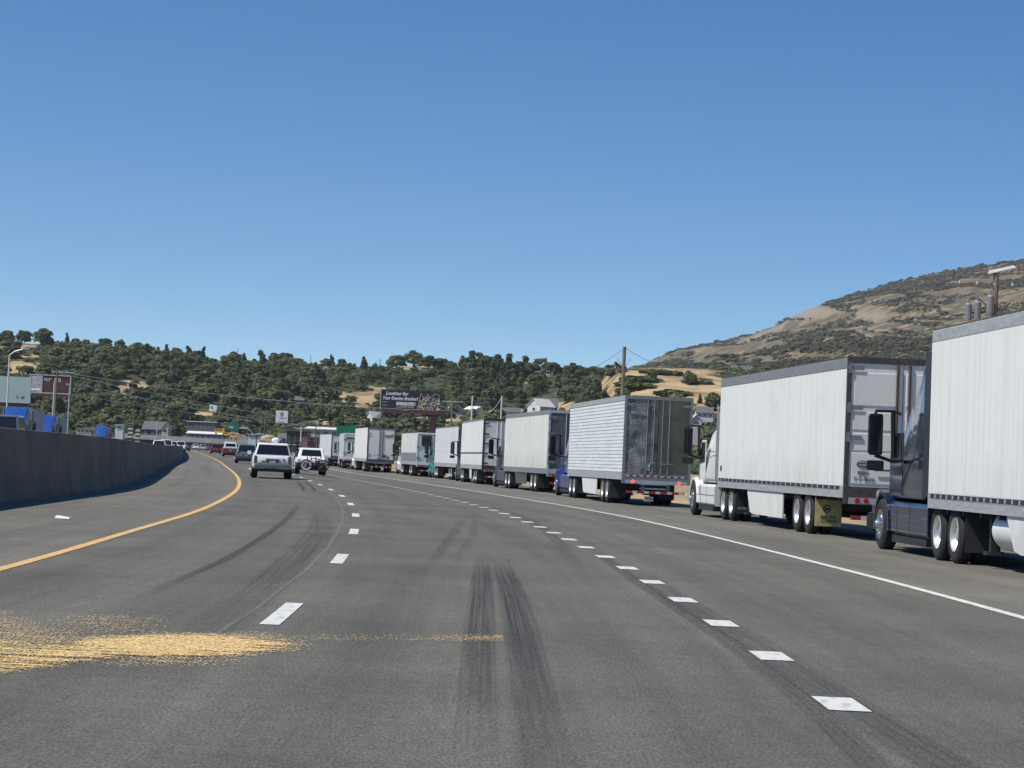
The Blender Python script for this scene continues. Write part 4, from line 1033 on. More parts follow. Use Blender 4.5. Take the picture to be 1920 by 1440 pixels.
b = MB(); b.box(-.92, -.1, -.02, -.001, 2.55, 3.4)
for z in (2.7, 2.85, 3.0, 3.15): b.box(-.88, -.15, -.03, -.0205, z, z+.02)
b.build('rear_vent', M['ink'], T7)
b = MB(); b.box(-1.304, -1.3005, .2, 13.8, 1.0, 1.95); b.build('lower_side_panel', M['alu_dull'], T7)
T8 = truck(dict(label='dull grey-white semi truck with full rear face showing, rust marks low on its right door', H=4.15, panel=M['panel_a'], doors=(M['door_w'], M['door_w']), frame=M['grey_dark'], roofmat=M['rust'], top=.04, rods=1, rodmat=M['grey_dark'], hinges=(1.6, 3.5), axles=(3.2, 4.5),
    tractor=dict(col=M['white_bright'], top=4.05, ext=M['white'], f0=.5)))
place_rear(T8, 687, 221, 665, 15.5)
b = MB(); b.box(.12, .52, .005, .0095, 1.42, 1.62); b.box(.6, .8, .005, .0095, 1.36, 1.5); b.build('rust_mark', M['rust'], T8)
b = MB(); b.box(.35, 1.05, .004, .0092, 3.28, 3.5); b.build('faded_lettering_patch', M['alu_dull'], T8)
b = MB(); b.path([(-.7, .1, .95), (-.25, .1, .55), (.2, .1, .55), (.6, .1, .95)], .035, 6); b.build('bumper_brace', M['galv'], T8)
T9 = truck(dict(label='white truck just left of the dull grey-white one, dark slot high on its door', H=3.72, panel=M['white_bright'], doors=(M['white'], M['white']), frame=M['white_bright'], top=.04, rodmat=M['white'], hinges=(1.6, 3.0),
    tractor=dict(col=M['white_bright'], top=3.6, ext=M['white'])))
place_rear(T9, 643, 247, 636, 14)
b = MB(); b.box(-1.0, -.2, -.02, -.001, 3.1, 3.3); b.build('rear_vent', M['grey_dark'], T9)
T11 = truck(dict(label='white semi truck whose doors are split by a dark centre gap', H=3.7, panel=M['white'], doors=(M['white'], M['white']), frame=M['grey_dark'], top=.04, rodmat=M['grey_dark'], rods=1, hinges=(), 
    tractor=dict(col=M['white_bright'], top=3.6, ext=M['white'])))
place_rear(T11, 620, 272, 600, 15)
T10 = truck(dict(label='farthest truck of the queue, with a dark red trailer', H=3.4, L=13, panel=M['maroon'], doors=(M['maroon'], M['maroon']), frame=M['grey_dark'], top=.06, roofmat=M['rust'], railmat=M['maroon'],
    tractor=dict(col=M['maroon'], top=3.1, mid=1)))
place_rear(T10, 575, 297, 564, 13)
# oncoming trucks beyond the wall
def place_on(T, L, uc, Yf, rz):
    """front of the tractor at column uc and distance Yf, driving towards the camera"""
    x = (uc-960)/F*Yf; Lt = L+6.1
    rx = x-Lt*math.sin(rz); ry = Yf+Lt*math.cos(rz)
    T.location = (rx, ry, 0); T.rotation_euler = (0, 0, rz+math.pi)
ONG = 'oncoming trucks beyond the median wall'
for (lab, uc, Yf, cm, top, H, Lo, rz) in (('oncoming truck with a royal blue cab, nearest beyond the wall', 27, 196, M['blue2'], 3.95, 3.85, 13.5, .128),
                                      ('second blue oncoming truck, its grey trailer just left of the white post', 84, 232, M['blue2'], 3.7, 3.55, 13.5, .131),
                                      ('distant oncoming truck with a blue front above the middle of the wall', 195, 420, M['blue2'], 3.9, 3.75, 15, .145)):
    t = truck(dict(label=lab, H=H, L=Lo, panel=M['grey_side'], top=.06, railmat=M['grey_side'], group=ONG, tractor=dict(col=cm, top=top, ext=M['grey_side'], gap=.5)))
    place_on(t, Lo, uc, Yf, rz)
# ------------------------------------------------------------------ cars
def car(P):
    L = P.get('L', 4.8); W = P.get('W', 1.86)/2; H = P.get('H', 1.78); c = P['col']; bz = P.get('belt', 1.08)*H/1.78; lo = P.get('lo', .32)
    T = thing(P.get('name', 'parked_car') if False else P.get('name', 'car'), P['label'], P.get('cat', 'car'), (0, 0, 0), 0, P.get('group', 'cars driving ahead in the left lanes'))
    pk = P.get('pickup')
    b = MB()
    b.loft([rring(.0, lo+.12, bz-.12, W*.90, W*.86, r=.08), rring(.06, lo+.02, bz-.03, W*.97, W*.93, r=.12), rring(.35, lo, bz, W, W*.965, r=.14), rring(L*.5, lo, bz, W, W*.97, r=.14), rring(L*.74, lo, bz-.02, W, W*.95, r=.16), rring(L*.92, lo+.02, bz-.2, W*.97, W*.88, r=.16), rring(L-.02, lo+.12, bz-.36, W*.86, W*.76, r=.12)])
    body = b.build('body', c, T, smooth=True)
    # greenhouse
    y0, y1, y2, y3 = P.get('gh', (.14, .42, L*.55, L*.74))
    wb, wt = W*.93, W*.74
    def face(t, s):  # helper along rear face
        return None
    zt = H; z0 = bz-.06
    B = [(-wb, y0, z0), (wb, y0, z0), (wb, y3, z0), (-wb, y3, z0)]; U = [(-wt, y1, zt), (wt, y1, zt), (wt, y2, zt), (-wt, y2, zt)]
    b = MB(); b.hexa(B+U); cab = b.build('cabin', P.get('roofcol', c), T, bevel=.07, seg=3)
    def pane(a, b_, c_, d, i0, i1, j0, j1, nm, m=M['glass'], off=.008):
        A, Bv, C, D = map(Vector, (a, b_, c_, d))
        def Pt(s, t): return (A*(1-s)+Bv*s)*(1-t)+(D*(1-s)+C*s)*t
        q = [Pt(i0, j0), Pt(i1, j0), Pt(i1, j1), Pt(i0, j1)]; nrm = (q[1]-q[0]).cross(q[3]-q[0]).normalized()
        cen = Vector((0, L*.45, 1.2))
        if nrm.dot(q[0]-cen) < 0: nrm = -nrm
        m_ = MB(); m_.hexa([p+nrm*.001 for p in q]+[p+nrm*off for p in q]); return m_.build(nm, m, cab)
    i0, i1, j0, j1 = P.get('rg', (.07, .93, .20, .88))
    rw = pane(B[0], B[1], U[1], U[0], i0, i1, j0, j1, 'rear_window')
    pane(B[3], B[2], U[2], U[3], .06, .94, .1, .92, 'windscreen')
    for (a, b_, c_, d) in ((B[0], B[3], U[3], U[0]), (B[1], B[2], U[2], U[1])):
        for (p, q) in ((.05, .28), (.31, .58), (.61, .88)): pane(a, b_, c_, d, p, q, .18, .88, 'side_window')
    # bumpers, lights
    bm_ = P.get('bumper', c); 
    b = MB(); b.loft([rring(-.09, lo+.04, lo+.30, W*.88, W*.88, r=.08), rring(-.04, lo-.0, lo+P.get('bh', .34), W*.97, W*.97, r=.08), rring(.25, lo-.0, lo+P.get('bh', .34), W*1.005, W*1.005, r=.08)]); b.build('rear_bumper', bm_, T, smooth=True)
    b = MB(); b.box(-W*.86, W*.86, .1, .5, lo-.13, lo-.002); b.box(-W*.75, W*.75, .4, L-.5, lo-.08, lo-.003); b.build('underbody', M['black'], T)
    h0, h1, wl = P.get('lights', (.66, 1.02, .16)); sx = W*.93
    for s in (-1, 1):
        b = MB(); b.loft([rring(-.005+(0 if 1 else 0), h0, h1, wl/2, wl/2, r=.03), rring(.10, h0, h1, wl/2, wl/2, r=.03)]); q = b.build('tail_light', P.get('lens', M['red_lens']), T, smooth=True); q.location = (s*(sx-wl/2-.01), .0, 0)
    b = MB(); b.box(-.30, .30, -.012, .02, bz-.42, bz-.22); q = b.build('plate_recess', M['grey_dark'], T, bevel=.01)
    b = MB(); b.box(-.155, .155, -.02, -.0125, bz-.40, bz-.25); pl = b.build('licence_plate', M['plate'], T)
    if P.get('handle', 1):
        b = MB(); b.box(-.34, .34, -.035, -.0, bz-.215, bz-.17); b.build('tailgate_trim', P.get('trim', M['chrome']), T, bevel=.01)
    b = MB(); b.box(-W*.85, W*.85, .018, .022, bz-.455, bz-.445); b.build('tailgate_seam', M['ink'], T)
    for s in (-1, 1):
        for y in (.95, L-.95): 
            wheel(T, s*(W+.0), y, .37, s, W_CAR)
        b = MB()
        for y in (.95, L-.95): b.lathe([(-.002, .001), (-.002, .42), (.0, .42)], 24, 'X', (s*(W*.999+.0), y, .39))
        b.build('wheel_arch', M['black'], T)
        b = MB(); b.loft([rring(L*.66, bz-.02, bz+.16, .09, .09, r=.04), rring(L*.66+.14, bz, bz+.14, .06, .06, r=.03)]); q = b.build('wing_mirror', c, T, smooth=True); q.location = (s*(W+.12), 0, 0)
    if P.get('rack'):
        for s in (-1, 1):
            b = MB(); x = s*wt*.86; b.path([(x, y1+.1, zt-.01), (x, y1+.18, zt+.06), (x, y2-.18, zt+.06), (x, y2-.1, zt-.01)], .018, 6); b.build('roof_rail', M['black'], T)
    if P.get('tow'):
        b = MB(); b.box(-.28, .28, -.07, .05, lo-.10, lo+.11); b.tube((0, -.2, lo), (0, .1, lo), .035, 8); b.lathe([(-.03, .001), (-.02, .03), (.0, .036), (.03, .02), (.05, .001)], 10, 'Z', (0, -.2, lo+.03)); b.build('tow_hitch', M['black'], T)
    return T
def place_car(T, uc, Y, rz=None, z=None):
    x = (uc-960)/F*Y
    for _ in range(6):
        zz = zroad(x-X0(Y), Y); pu, pv = proj(x, Y, zz+.8); x += (uc-pu)/F*Y
    T.location = (x, Y, zroad(x-X0(Y), Y) if z is None else z); T.rotation_euler = (0, 0, -head(Y) if rz is None else rz); return T
C1 = place_car(car(dict(name='sport_utility_vehicle', label='white sport utility vehicle with bundled luggage on its roof, nearest car in the left lane', L=4.85, W=1.92, H=1.71, belt=1.18, lo=.46, bh=.15, col=M['white_bright'], bumper=M['bumper'], rack=1, tow=1, lens=M['grey_dark'], lights=(.68, 1.08, .14), gh=(.06, .26, 2.9, 3.7), rg=(.05, .95, .12, .84), handle=1)), 511, 113.5)
b = MB(); b.box(-.52, -.26, -.03, -.001, .76, .86); b.build('badge', M['alu_dull'], C1)
b = MB(); b.lathe([(-.03, .001), (-.03, .06), (.0, .06)], 14, 'Y', (.52, 0, .92)); b.build('badge', M['alu_dull'], C1)
C2 = place_car(car(dict(name='hatchback_car', label='white car with dark lower bumper carrying a bicycle on its tail', L=4.4, W=1.84, H=1.62, lo=.42, col=M['white_bright'], bumper=M['black'], gh=(.1, .6, 2.7, 3.6), rg=(.12, .88, .30, .84), lens=M['white_bright'], lights=(.8, .95, .2), handle=0)), 584, 141.5)
C3 = place_car(car(dict(name='grey_car', label='silver grey car with dark glass, partly behind the white luggage-topped vehicle', L=4.6, W=1.84, H=1.66, col=M['silver'], bumper=M['grey_dark'], gh=(.08, .45, 2.8, 3.6), rg=(.05, .95, .1, .86), lights=(.85, 1.02, .3))), 462, 205)
C4 = place_car(car(dict(name='pickup_truck', cat='pickup', label='dark red pickup with a white camper top in the far left lane', L=5.5, W=2.0, H=1.95, col=M['maroon'], roofcol=M['white_bright'], gh=(.05, .2, 4.0, 4.4), rg=(.12, .88, .3, .75), belt=1.05, lights=(.75, 1.0, .12))), 432, 312)
FARG = 'distant cars near the overpass'
for (lab, uc, Y, col, hh, flip) in (('tiny dark red car left of the red pickup', 405, 400, M['maroon'], 1.55, 0), ('tiny silver sedan far ahead below the overpass', 381, 560, M['galv'], 1.5, 0), ('tiny grey car between the silver sedan and the dark red car', 396, 600, M['silver'], 1.5, 0), ('tiny white car furthest ahead beside the wall end', 367, 620, M['white_bright'], 1.5, 0)):
    place_car(car(dict(label=lab, H=hh, col=col, L=4.5, W=1.84, group=FARG)), uc, Y)
def on_car(lab, uc, Y, col, H=1.75, **k):
    t = car(dict(label=lab, H=H, col=col, group='oncoming cars beyond the median wall', **k)); x = (uc-960)/F*Y
    t.location = (x-.6, Y+5, 0); t.rotation_euler = (0, 0, math.pi-head(Y)); return t
on_car('pale grey oncoming van just above the wall in front of a blue truck', 6, 120, M['silver'], 2.55, L=5.6, W=2.0, belt=1.0, name='oncoming_van', cat='van', gh=(.1, .2, 4.2, 5.1))
on_car('white oncoming car showing above the wall, left of the pair', 303, 300, M['white_bright'], 1.75)
on_car('white oncoming car showing above the wall, right of the pair', 316, 315, M['white_bright'], 1.9)
on_car('small white oncoming car roof behind the wall end', 328, 360, M['white_bright'], 1.75)
on_car('white oncoming pickup at the far end of the wall', 344, 430, M['white_bright'], 1.85)
on_car('dark oncoming car at the far end of the wall', 353, 470, M['grey_dark'], 1.7)
# luggage on the white vehicle's roof
def lump(name, label, cat, m, base, sx, sy, sz, seed):
    b = bmesh.new(); bmesh.ops.create_icosphere(b, subdivisions=3, radius=1)
    for v_ in b.verts:
        p = v_.co; k = 1+.16*noise.noise(p*2.2+Vector((seed, 0, 0)))+.05*noise.noise(p*7+Vector((seed, 3, 0)))
        v_.co = Vector((max(-.86, min(.86, p.x*k))*sx, max(-.86, min(.86, p.y*k))*sy, max(-.72, p.z*k)*sz))
    me = bpy.data.meshes.new(name); b.to_mesh(me); b.free(); me.materials.append(m); me.polygons.foreach_set('use_smooth', [True]*len(me.polygons))
    o = link(name, me); o.location = base; tag(o, label, cat, 'bags on the roof of the white vehicle'); return o
def onroof(T, lx, ly, lz):
    return Matrix.LocRotScale(T.location, T.rotation_euler, None) @ Vector((lx, ly, lz))
lump('roof_bag', 'tan canvas bag tied on the left of the white vehicle roof', 'bag', M['tan_cloth'], onroof(C1, -.22, 1.3, 1.87), .42, .6, .22, 2)
lump('roof_bag', 'white cloth bundle in the middle of the white vehicle roof', 'bag', M['white_cloth'], onroof(C1, .12, 1.0, 1.82), .24, .35, .15, 5)
lump('roof_bag', 'small dark bag at the right of the white vehicle roof', 'bag', M['grey_dark'], onroof(C1, .44, 1.1, 1.83), .2, .3, .16, 9)
# bicycle on the white car
B_ = thing('bicycle', 'bicycle with pale wheels strapped across the tail of the white car', 'bicycle', onroof(C2, .18, -.32, .17), C2.rotation_euler[2])
for s, m in ((-1, M['white_dull']), (1, M['grey_dark'])):
    b = MB(); rr = .36
    b.lathe([(-.025, rr-.02), (0, rr+.005), (.025, rr-.02), (.02, rr-.045), (-.02, rr-.045), (-.025, rr-.02)], 28, 'Y', (s*.5, 0, .42+(.0)))
    wh = b.build('wheel', M['rubber'], B_)
    b = MB(); b.lathe([(-.012, rr-.05), (-.012, rr-.085 if s > 0 else rr-.16), (.012, rr-.085 if s > 0 else rr-.16), (.012, rr-.05)], 28, 'Y', (s*.5, 0, .42))
    for k in range(12):
        a = k*.5236; b.tube((s*.5, 0, .42), (s*.5+.28*math.cos(a), 0, .42+.28*math.sin(a)), .006, 4)
    b.build('rim', m, wh)
b = MB(); b.path([(-.5, 0, .42), (-.08, 0, .38), (.32, 0, .80), (-.22, 0, .84), (-.08, 0, .38)], .026, 8); b.path([(.5, 0, .42), (.34, 0, .92)], .024, 8); b.path([(-.5, 0, .42), (-.22, 0, .84), (-.25, 0, .95)], .02, 8); b.build('frame', M['maroon'], B_)
b = MB(); b.box(-.36, -.16, -.06, .06, .95, .99); b.build('saddle', M['black'], B_, bevel=.015)
b = MB(); b.tube((.34, -.22, .95), (.34, .22, .95), .018, 8); b.tube((.34, 0, .9), (.34, 0, .96), .02, 8); b.build('handlebar', M['red'], B_)
b = MB()
for s in (-1, 1): b.box(s*.25-.03, s*.25+.03, -.36, .02, .62, .68); b.box(s*.25-.03, s*.25+.03, -.05, .0, .5, 1.1)
b.build('bicycle_rack', M['black'], C2)
# ------------------------------------------------------------------ median wall
b = MB()
ysw = [y for y in YS if y < 640]
wh = pchip([-40, 45, 65, 100, 180, 640], [1.72, 1.70, 1.62, 1.45, 1.30, 1.2])
rings = []
for y in ysw:
    x = X0(y)+wall_lat(y); h = wh(y)
    rings.append([(x, y, -.1), (x-.02, y, .08), (x-.10, y, .30), (x-.17, y, h-.01), (x-.19, y, h), (x-.36, y, h), (x-.38, y, h-.01), (x-.45, y, .30), (x-.55, y, -.1)])
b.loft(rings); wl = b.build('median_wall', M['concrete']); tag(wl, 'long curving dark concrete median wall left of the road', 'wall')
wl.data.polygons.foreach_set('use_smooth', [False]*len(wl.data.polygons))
# debris scrap on the shoulder
p = gnd(118, 973)
b = MB(); b.hexa([(-.12, -.04, 0), (.1, -.05, 0), (.12, .05, 0), (-.1, .06, 0), (-.1, -.02, .05), (.09, -.03, .02), (.1, .03, .03), (-.08, .04, .06)]); o = b.build('road_debris', M['white_cloth'], bevel=.01); o.location = p+Vector((0, 0, .006)); o.scale = (1.3, 1.6, 1); tag(o, 'crumpled white scrap lying on the shoulder beside the wall', 'litter')
qs = []
for i in range(170):
    y = float(rng.uniform(24, 150)); l = wall_lat(y)+.25+float(abs(rng.normal()))*1.1; x = X0(y)+l
    if rng.uniform() < .12: y = float(rng.uniform(20, 120)); l = 8.2+float(rng.uniform(0, 3)); x = X0(y)+l
    r = float(rng.uniform(.006, .018))*(1+y/110); z = zroad(l, y)+.004
    qs.append([(x-r, y-r*1.4, z), (x+r, y-r, z), (x+r*.7, y+r*1.3, z+r*.6), (x-r*.8, y+r, z+r*.5)])
g_ = quadmesh('shoulder_grit', np.array(qs), np.zeros(len(qs)), mat('pale_grit', (.25, .235, .20), .9, var=.4)); tag(link('shoulder_grit', g_), 'pale grit and small stones strewn along the road shoulders', 'grit', kind='stuff')
# ------------------------------------------------------------------ spilled orange granules on the road
rs = np.random.default_rng(5); GQ = []
def u_ok(x, y): return proj(x, y, 0)[0]+noise.noise(Vector((x*3, y*9, 6)))*60
def dens(x, y):
    u, v = proj(x, y, 0)
    n1 = noise.noise(Vector((x*.9, y*2.3, 0))); n2 = noise.noise(Vector((x*2.5, y*7, 4)))
    core = 1.3-((u-335)/225)**2*1.0-((v-1211-4*n2)/(24+7*n1))**2
    tail = (.40-((v-1197)/8)**2*.5)*(.25+.75*sstep(760, 940, u)) if 500 < u < 955 else 0
    left = 0
    if u < 330:
        lowv = 1270-max(0, u)*.13+6*n1; upv = 1142+max(0, u-10)*.28+12*n1
        left = .68*sstep(0, 12, lowv-v)*sstep(-5, 45, v-upv)*(1-sstep(170, 330, u))*(.65+.35*sstep(1190, 1240, v))
    lowr = .42*max(0, 1-((u-300)/170)**2)*max(0, 1-((v-1236)/16)**2)*(.6+1.2*max(0, noise.noise(Vector((x*2, y*12, 1)))))
    top = .22*max(0, 1-((u-200)/120)**2)*max(0, 1-((v-1172)/20)**2)
    d = max(core, left, tail, lowr, top)
    if d <= 0.02: return 0
    streak = noise.noise(Vector((x*.9, y*16, 8)))
    return d*(1+.5*n2+(.9*streak if d < .9 else .1*streak))
GX, GY, GD = [], [], []
y = 14.2
while y < 22.0:
    xl = (-60-960)/F*y; xr = (965-960)/F*y; x = xl
    while x < xr:
        d = dens(x, y)
        if d > .02: GX.append(x); GY.append(y); GD.append(d)
        x += .03
    y += .03
GX, GY, GD = map(np.array, (GX, GY, GD))
def cover(d): return .62*np.where(d > .5, 2.2*(d-.28), .75*d)
PQ = []
for (n_, s0, s1, k) in ((12, .003, .006, 1), (8, .006, .010, 2)):
    for r_ in range(n_):
        pr_ = np.clip(cover(GD), 0, 1) if k == 1 else np.clip((GD-.58)*3, 0, 1)
        kp = rs.uniform(size=len(GD)) < pr_; nn_ = kp.sum(); cx_ = GX[kp]+rs.uniform(-.016, .016, nn_); cy_ = GY[kp]+rs.uniform(-.016, .016, nn_)
        hx = rs.uniform(s0, s1, nn_); hy = rs.uniform(s0, s1, nn_)*1.5; a_ = rs.uniform(0, 3.14, nn_); z_ = .005+rs.uniform(0, .003, nn_)+(.002 if k == 2 else 0)
        q = []
        for sx_, sy_ in ((-1, -1), (1, -1), (1, 1), (-1, 1)):
            ux = sx_*hx; uy = sy_*hy; q.append(np.stack([cx_+ux*np.cos(a_)-uy*np.sin(a_), cy_+ux*np.sin(a_)+uy*np.cos(a_), z_+.0012*sx_*rs.uniform(-1, 1, nn_)], -1))
        PQ.append((np.stack(q, 1), k))
Qa = np.concatenate([q for q, k in PQ]); Tk = np.concatenate([np.full(len(q), 0 if k == 2 else -1) for q, k in PQ])
me = quadmesh('spilled_granules', Qa, np.zeros(len(Qa)), M['powder']); me.materials.append(mat('trodden_granules', (.62, .47, .25), .95, col2=(.42, .32, .17), nscale=20))
if len(me.polygons) == len(Tk): me.polygons.foreach_set('material_index', np.where(Tk == 0, 0, (rs.uniform(size=len(Tk)) < .6).astype('i')).astype('i'))
cells = Qa
tag(link('spilled_granules', me), 'orange absorbent granules spilled in a streak across the left lanes', 'spill', kind='stuff')
print('granules', len(cells))
# ------------------------------------------------------------------ poles and wires
def pole(name, label, cat, ut, vt, Y, r=.15, m=None, arms=(), group=None, z0=None, n=10, extra=None):
    """upright pole whose top stands at a picture point at distance Y"""
    m = m or M['wood']; t = at(ut, vt, Y)
    base = terr(t.x, Y) if z0 is None else z0
    T = thing(name, label, cat, (t.x, Y, base), 0, group); h = t.z-base
    b = MB(); b.tube((0, 0, -.3), (0, 0, h), r*1.15, n, r*.85); b.build('post', m, T)
    for (z, x0, x1, rr, mm) in arms:
        b = MB(); b.box(x0, x1, -rr*1.6, -rr*.1, h-z-rr, h-z+rr); a = b.build('crossarm', mm, T)
        q = MB()
        for k in range(4 if x1-x0 > 1.5 else 2):
            xx = x0+.12+(x1-x0-.24)*k/(3 if x1-x0 > 1.5 else 1); q.lathe([(h-z+rr, .04), (h-z+rr+.06, .06), (h-z+rr+.10, .045), (h-z+rr+.15, .05), (h-z+rr+.18, .001)], 8, 'Z', (xx, -rr, 0))
        q.build('insulator', M['galv'], a)
    if extra: extra(T, h)
    return T, t
def braces(T, h):
    b = MB(); b.path([(-.55, -.1, h-1.0), (0, -.1, h-1.75), (.55, -.1, h-1.0)], .03, 5); b.build('arm_brace', M['galv'], T)
P1, pt1 = pole('utility_pole', 'tall brown timber utility pole rising behind the quilted steel trailer', 'pole', 1171, 650, 194, .17, arms=((1.85, -2.2, 2.2, .06, M['wood']),), extra=braces, z0=-.4)
def transformer(T, h):
    for (x, z) in ((-1.25, h-1.75), (-.85, h-1.65), (-.28, h-1.35)):
        b = MB(); b.lathe([(z-.45, .001), (z-.45, .17), (z+.25, .17), (z+.32, .12), (z+.34, .001)], 14, 'Z', (x, -.35, 0)); b.tube((x, -.35, z+.33), (x, -.35, z+.55), .035, 6); b.build('transformer', M['alu_dull'], T)
    b = MB(); b.path([(-1.4, -.25, h-1.9), (0, -.1, h-1.7)], .05, 6); b.path([(-.8, -.1, h-1.15), (0, -.1, h-1.8), (.8, -.1, h-1.15)], .035, 6); b.build('arm_brace', M['wood'], T)
    b = MB(); b.loft([rring(-.1, h+.0, h+.16, .12, .12, r=.03)]); 
    b = MB(); b.hexa([(-.35, -.15, h-.05), (.85, -.15, h+.28), (.85, .15, h+.28), (-.35, .15, h-.05), (-.3, -.1, h+.10), (.75, -.1, h+.38), (.75, .1, h+.38), (-.3, .1, h+.10)]); b.build('lamp_head', M['white_dull'], T)
P2, pt2 = pole('utility_pole', 'thick timber utility pole with crossarm and transformers above the nearest trailer', 'pole', 1868, 512, 106, .15, arms=((.62, -1.75, .85, .055, M['wood']),), extra=transformer, z0=-.3)
PG = 'slim poles beyond the truck queue'
P3, pt3 = pole('utility_pole', 'T-shaped timber pole just right of the dark billboard', 'pole', 848, 752, 400, .14, arms=((.1, -1.6, 1.7, .06, M['galv']),), z0=-.3)
P4, pt4 = pole('utility_pole', 'slim pale pole over the white house, left of its taller twin', 'pole', 886, 742, 365, .11, M['white_dull'], group=PG, z0=-.3)
P5, pt5 = pole('utility_pole', 'slim pale pole rising behind the trailer with the dark side rail', 'pole', 941, 742, 365, .11, M['white_dull'], group=PG, z0=-.3)
P6, pt6 = pole('utility_pole', 'brown timber pole crossing the red billboard', 'pole', 107, 694, 370, .17, arms=((.3, -.8, 2.8, .06, M['galv']),), z0=-.1)
P7, pt7 = pole('sign_post', 'thin white post in front of the red billboard', 'pole', 102, 716, 320, .09, M['white_dull'], z0=-.1)
P8, pt8 = pole('lamp_post', 'grey post with a short arm at the right end of the red billboard', 'pole', 131, 721, 320, .09, M['galv'], arms=((.02, -.5, .05, .05, M['galv']),), z0=-.1)
def lamp(T, h):
    b = MB(); b.path([(0, 0, h-.05), (.5, 0, h+.35), (1.35, 0, h+.62)], .06, 6); b.build('lamp_arm', M['galv'], T)
    b = MB(); b.loft([rring(-.1, h+.55, h+.68, .35, .3, r=.04), rring(.1, h+.55, h+.68, .35, .3, r=.04)]); q = b.build('lamp_head', M['galv'], T); q.location = (1.6, 0, .06)
P9, pt9 = pole('street_lamp', 'tall white street lamp in front of the pale blue billboard', 'street lamp', 18, 665, 234, .085, M['white_dull'], z0=-.1, extra=lamp)
SG = 'slim poles around the square white sign'
for (nm, lab, u, v, Y, r, m, ar) in (
    ('utility_pole', 'pole with crossarm above the red trailer', 593, 788, 430, .10, M['wood'], ((.5, -1.3, 1.3, .05, M['galv']),)),
    ('utility_pole', 'pale pole with a crossarm just left of the red trailer', 565, 800, 400, .10, M['white_dull'], ((.3, -1.2, 1.2, .05, M['white_dull']),)),
    ('utility_pole', 'brown pole just right of the square white sign', 549, 786, 520, .12, M['wood'], ((.4, -.8, .8, .05, M['wood']),)),
    ('utility_pole', 'thin pole left of the square white sign, nearest to it', 508, 798, 560, .11, M['wood'], ()),
    ('utility_pole', 'thin pole between the arched lamp and the square white sign', 497, 782, 560, .11, M['wood'], ((.3, -1.8, .9, .05, M['wood']),)),
    ('utility_pole', 'thin dark pole above the blue distant truck', 251, 758, 560, .11, M['wood'], ()),
    ('utility_pole', 'grey pole in front of the grey roofed house by the overpass', 295, 788, 480, .12, M['galv'], ()),
    ('radio_mast', 'thin radio mast on the skyline above the left woods', 446, 653, 1285, .16, M['grey_dark'], ()),
    ('radio_mast', 'thin radio mast on the skyline above the square white sign', 583, 664, 1285, .16, M['grey_dark'], ()),
    ('radio_mast', 'short dark mast on the skyline right of the small conifer', 713, 672, 1285, .22, M['grey_dark'], ())):
    pole(nm, lab, 'pole' if nm != 'radio_mast' else 'mast', u, v, Y, r, m, ar, z0=(-.3 if Y < 1000 else None), n=6)
def wire(label, A, B, sag, r=.035, m=M['white_dull']):
    b = MB(); A = Vector(A); B = Vector(B); pts = []
    for i in range(19):
        t = i/18; p = A.lerp(B, t); p.z -= sag*4*t*(1-t); pts.append(p)
    b.path(pts, r, 4); o = b.build('power_line', m); return tag(o, label, 'power line', 'overhead power lines')
wire('uppermost power line running right from the brown pole at the red billboard', at(108, 696, 370), at(850, 770, 400), 1.2, .03, M['galv'])
wire('second power line running right from the brown pole', at(112, 700, 370), at(596, 792, 430), .4, .032, M['galv'])
wire('third power line running right from the grey post', at(137, 718, 322), at(566, 797, 400), .5, .034, M['galv'])
wire('lowest left power line, crossing above the overpass', at(165, 744, 380), at(593, 800, 430), .5, .028, M['galv'])
wire('power line from the tall timber pole top dropping left', at(1171, 652, 194), at(1112, 690, 150), .1, .02, M['grey_dark'])
wire('power line from the tall timber pole top running right', at(1172, 652, 194), at(1330, 690, 210), .8, .02, M['grey_dark'])
wire('slack line between the two slim pale poles', at(886, 744, 365), at(941, 744, 365), 2.4, .03, M['galv'])
wire('wire from the right slim pale pole towards the steep house', at(941, 744, 365), at(1010, 758, 380), .6, .025, M['galv'])
# ------------------------------------------------------------------ billboards and signs
def board(T, w, h, z0, fm, m, th=.35, name='panel', x0=None):
    x0 = -w/2 if x0 is None else x0
    b = MB(); b.box(x0, x0+w, 0, th, z0, z0+h); return b.build(name, m, T)
def bill(label, uc, vb, Y, rz=0.0):
    p = at(uc, vb, Y); T = thing('billboard', label, 'billboard', (p.x, Y, -.1), rz); return T, p.z+.1
# pale blue one
T, z = bill('large pale blue billboard with two small dark marks, far left', -10, 750, 400, 0)
board(T, 11.6, 4.25, z-.15, None, M['pale_ad'])
b = MB(); b.box(-5.9, 5.95, -.05, .4, z-.32, z-.151); b.box(5.81, 5.98, -.05, .4, z-.15, z+4.2); b.build('frame', M['galv'], T)
b = MB(); b.box(-.45, .45, .3, 1.1, -.5, z-.3); b.box(-5, 5, .36, .8, z-.95, z-.33); b.build('support', M['rust'], T)
b = MB(); scribble(b, 3.6, 4.2, z+.42, .38, -.02, 31); scribble(b, 4.45, 4.9, z+.42, .38, -.02, 33); b.build('lettering', M['ink'], T)
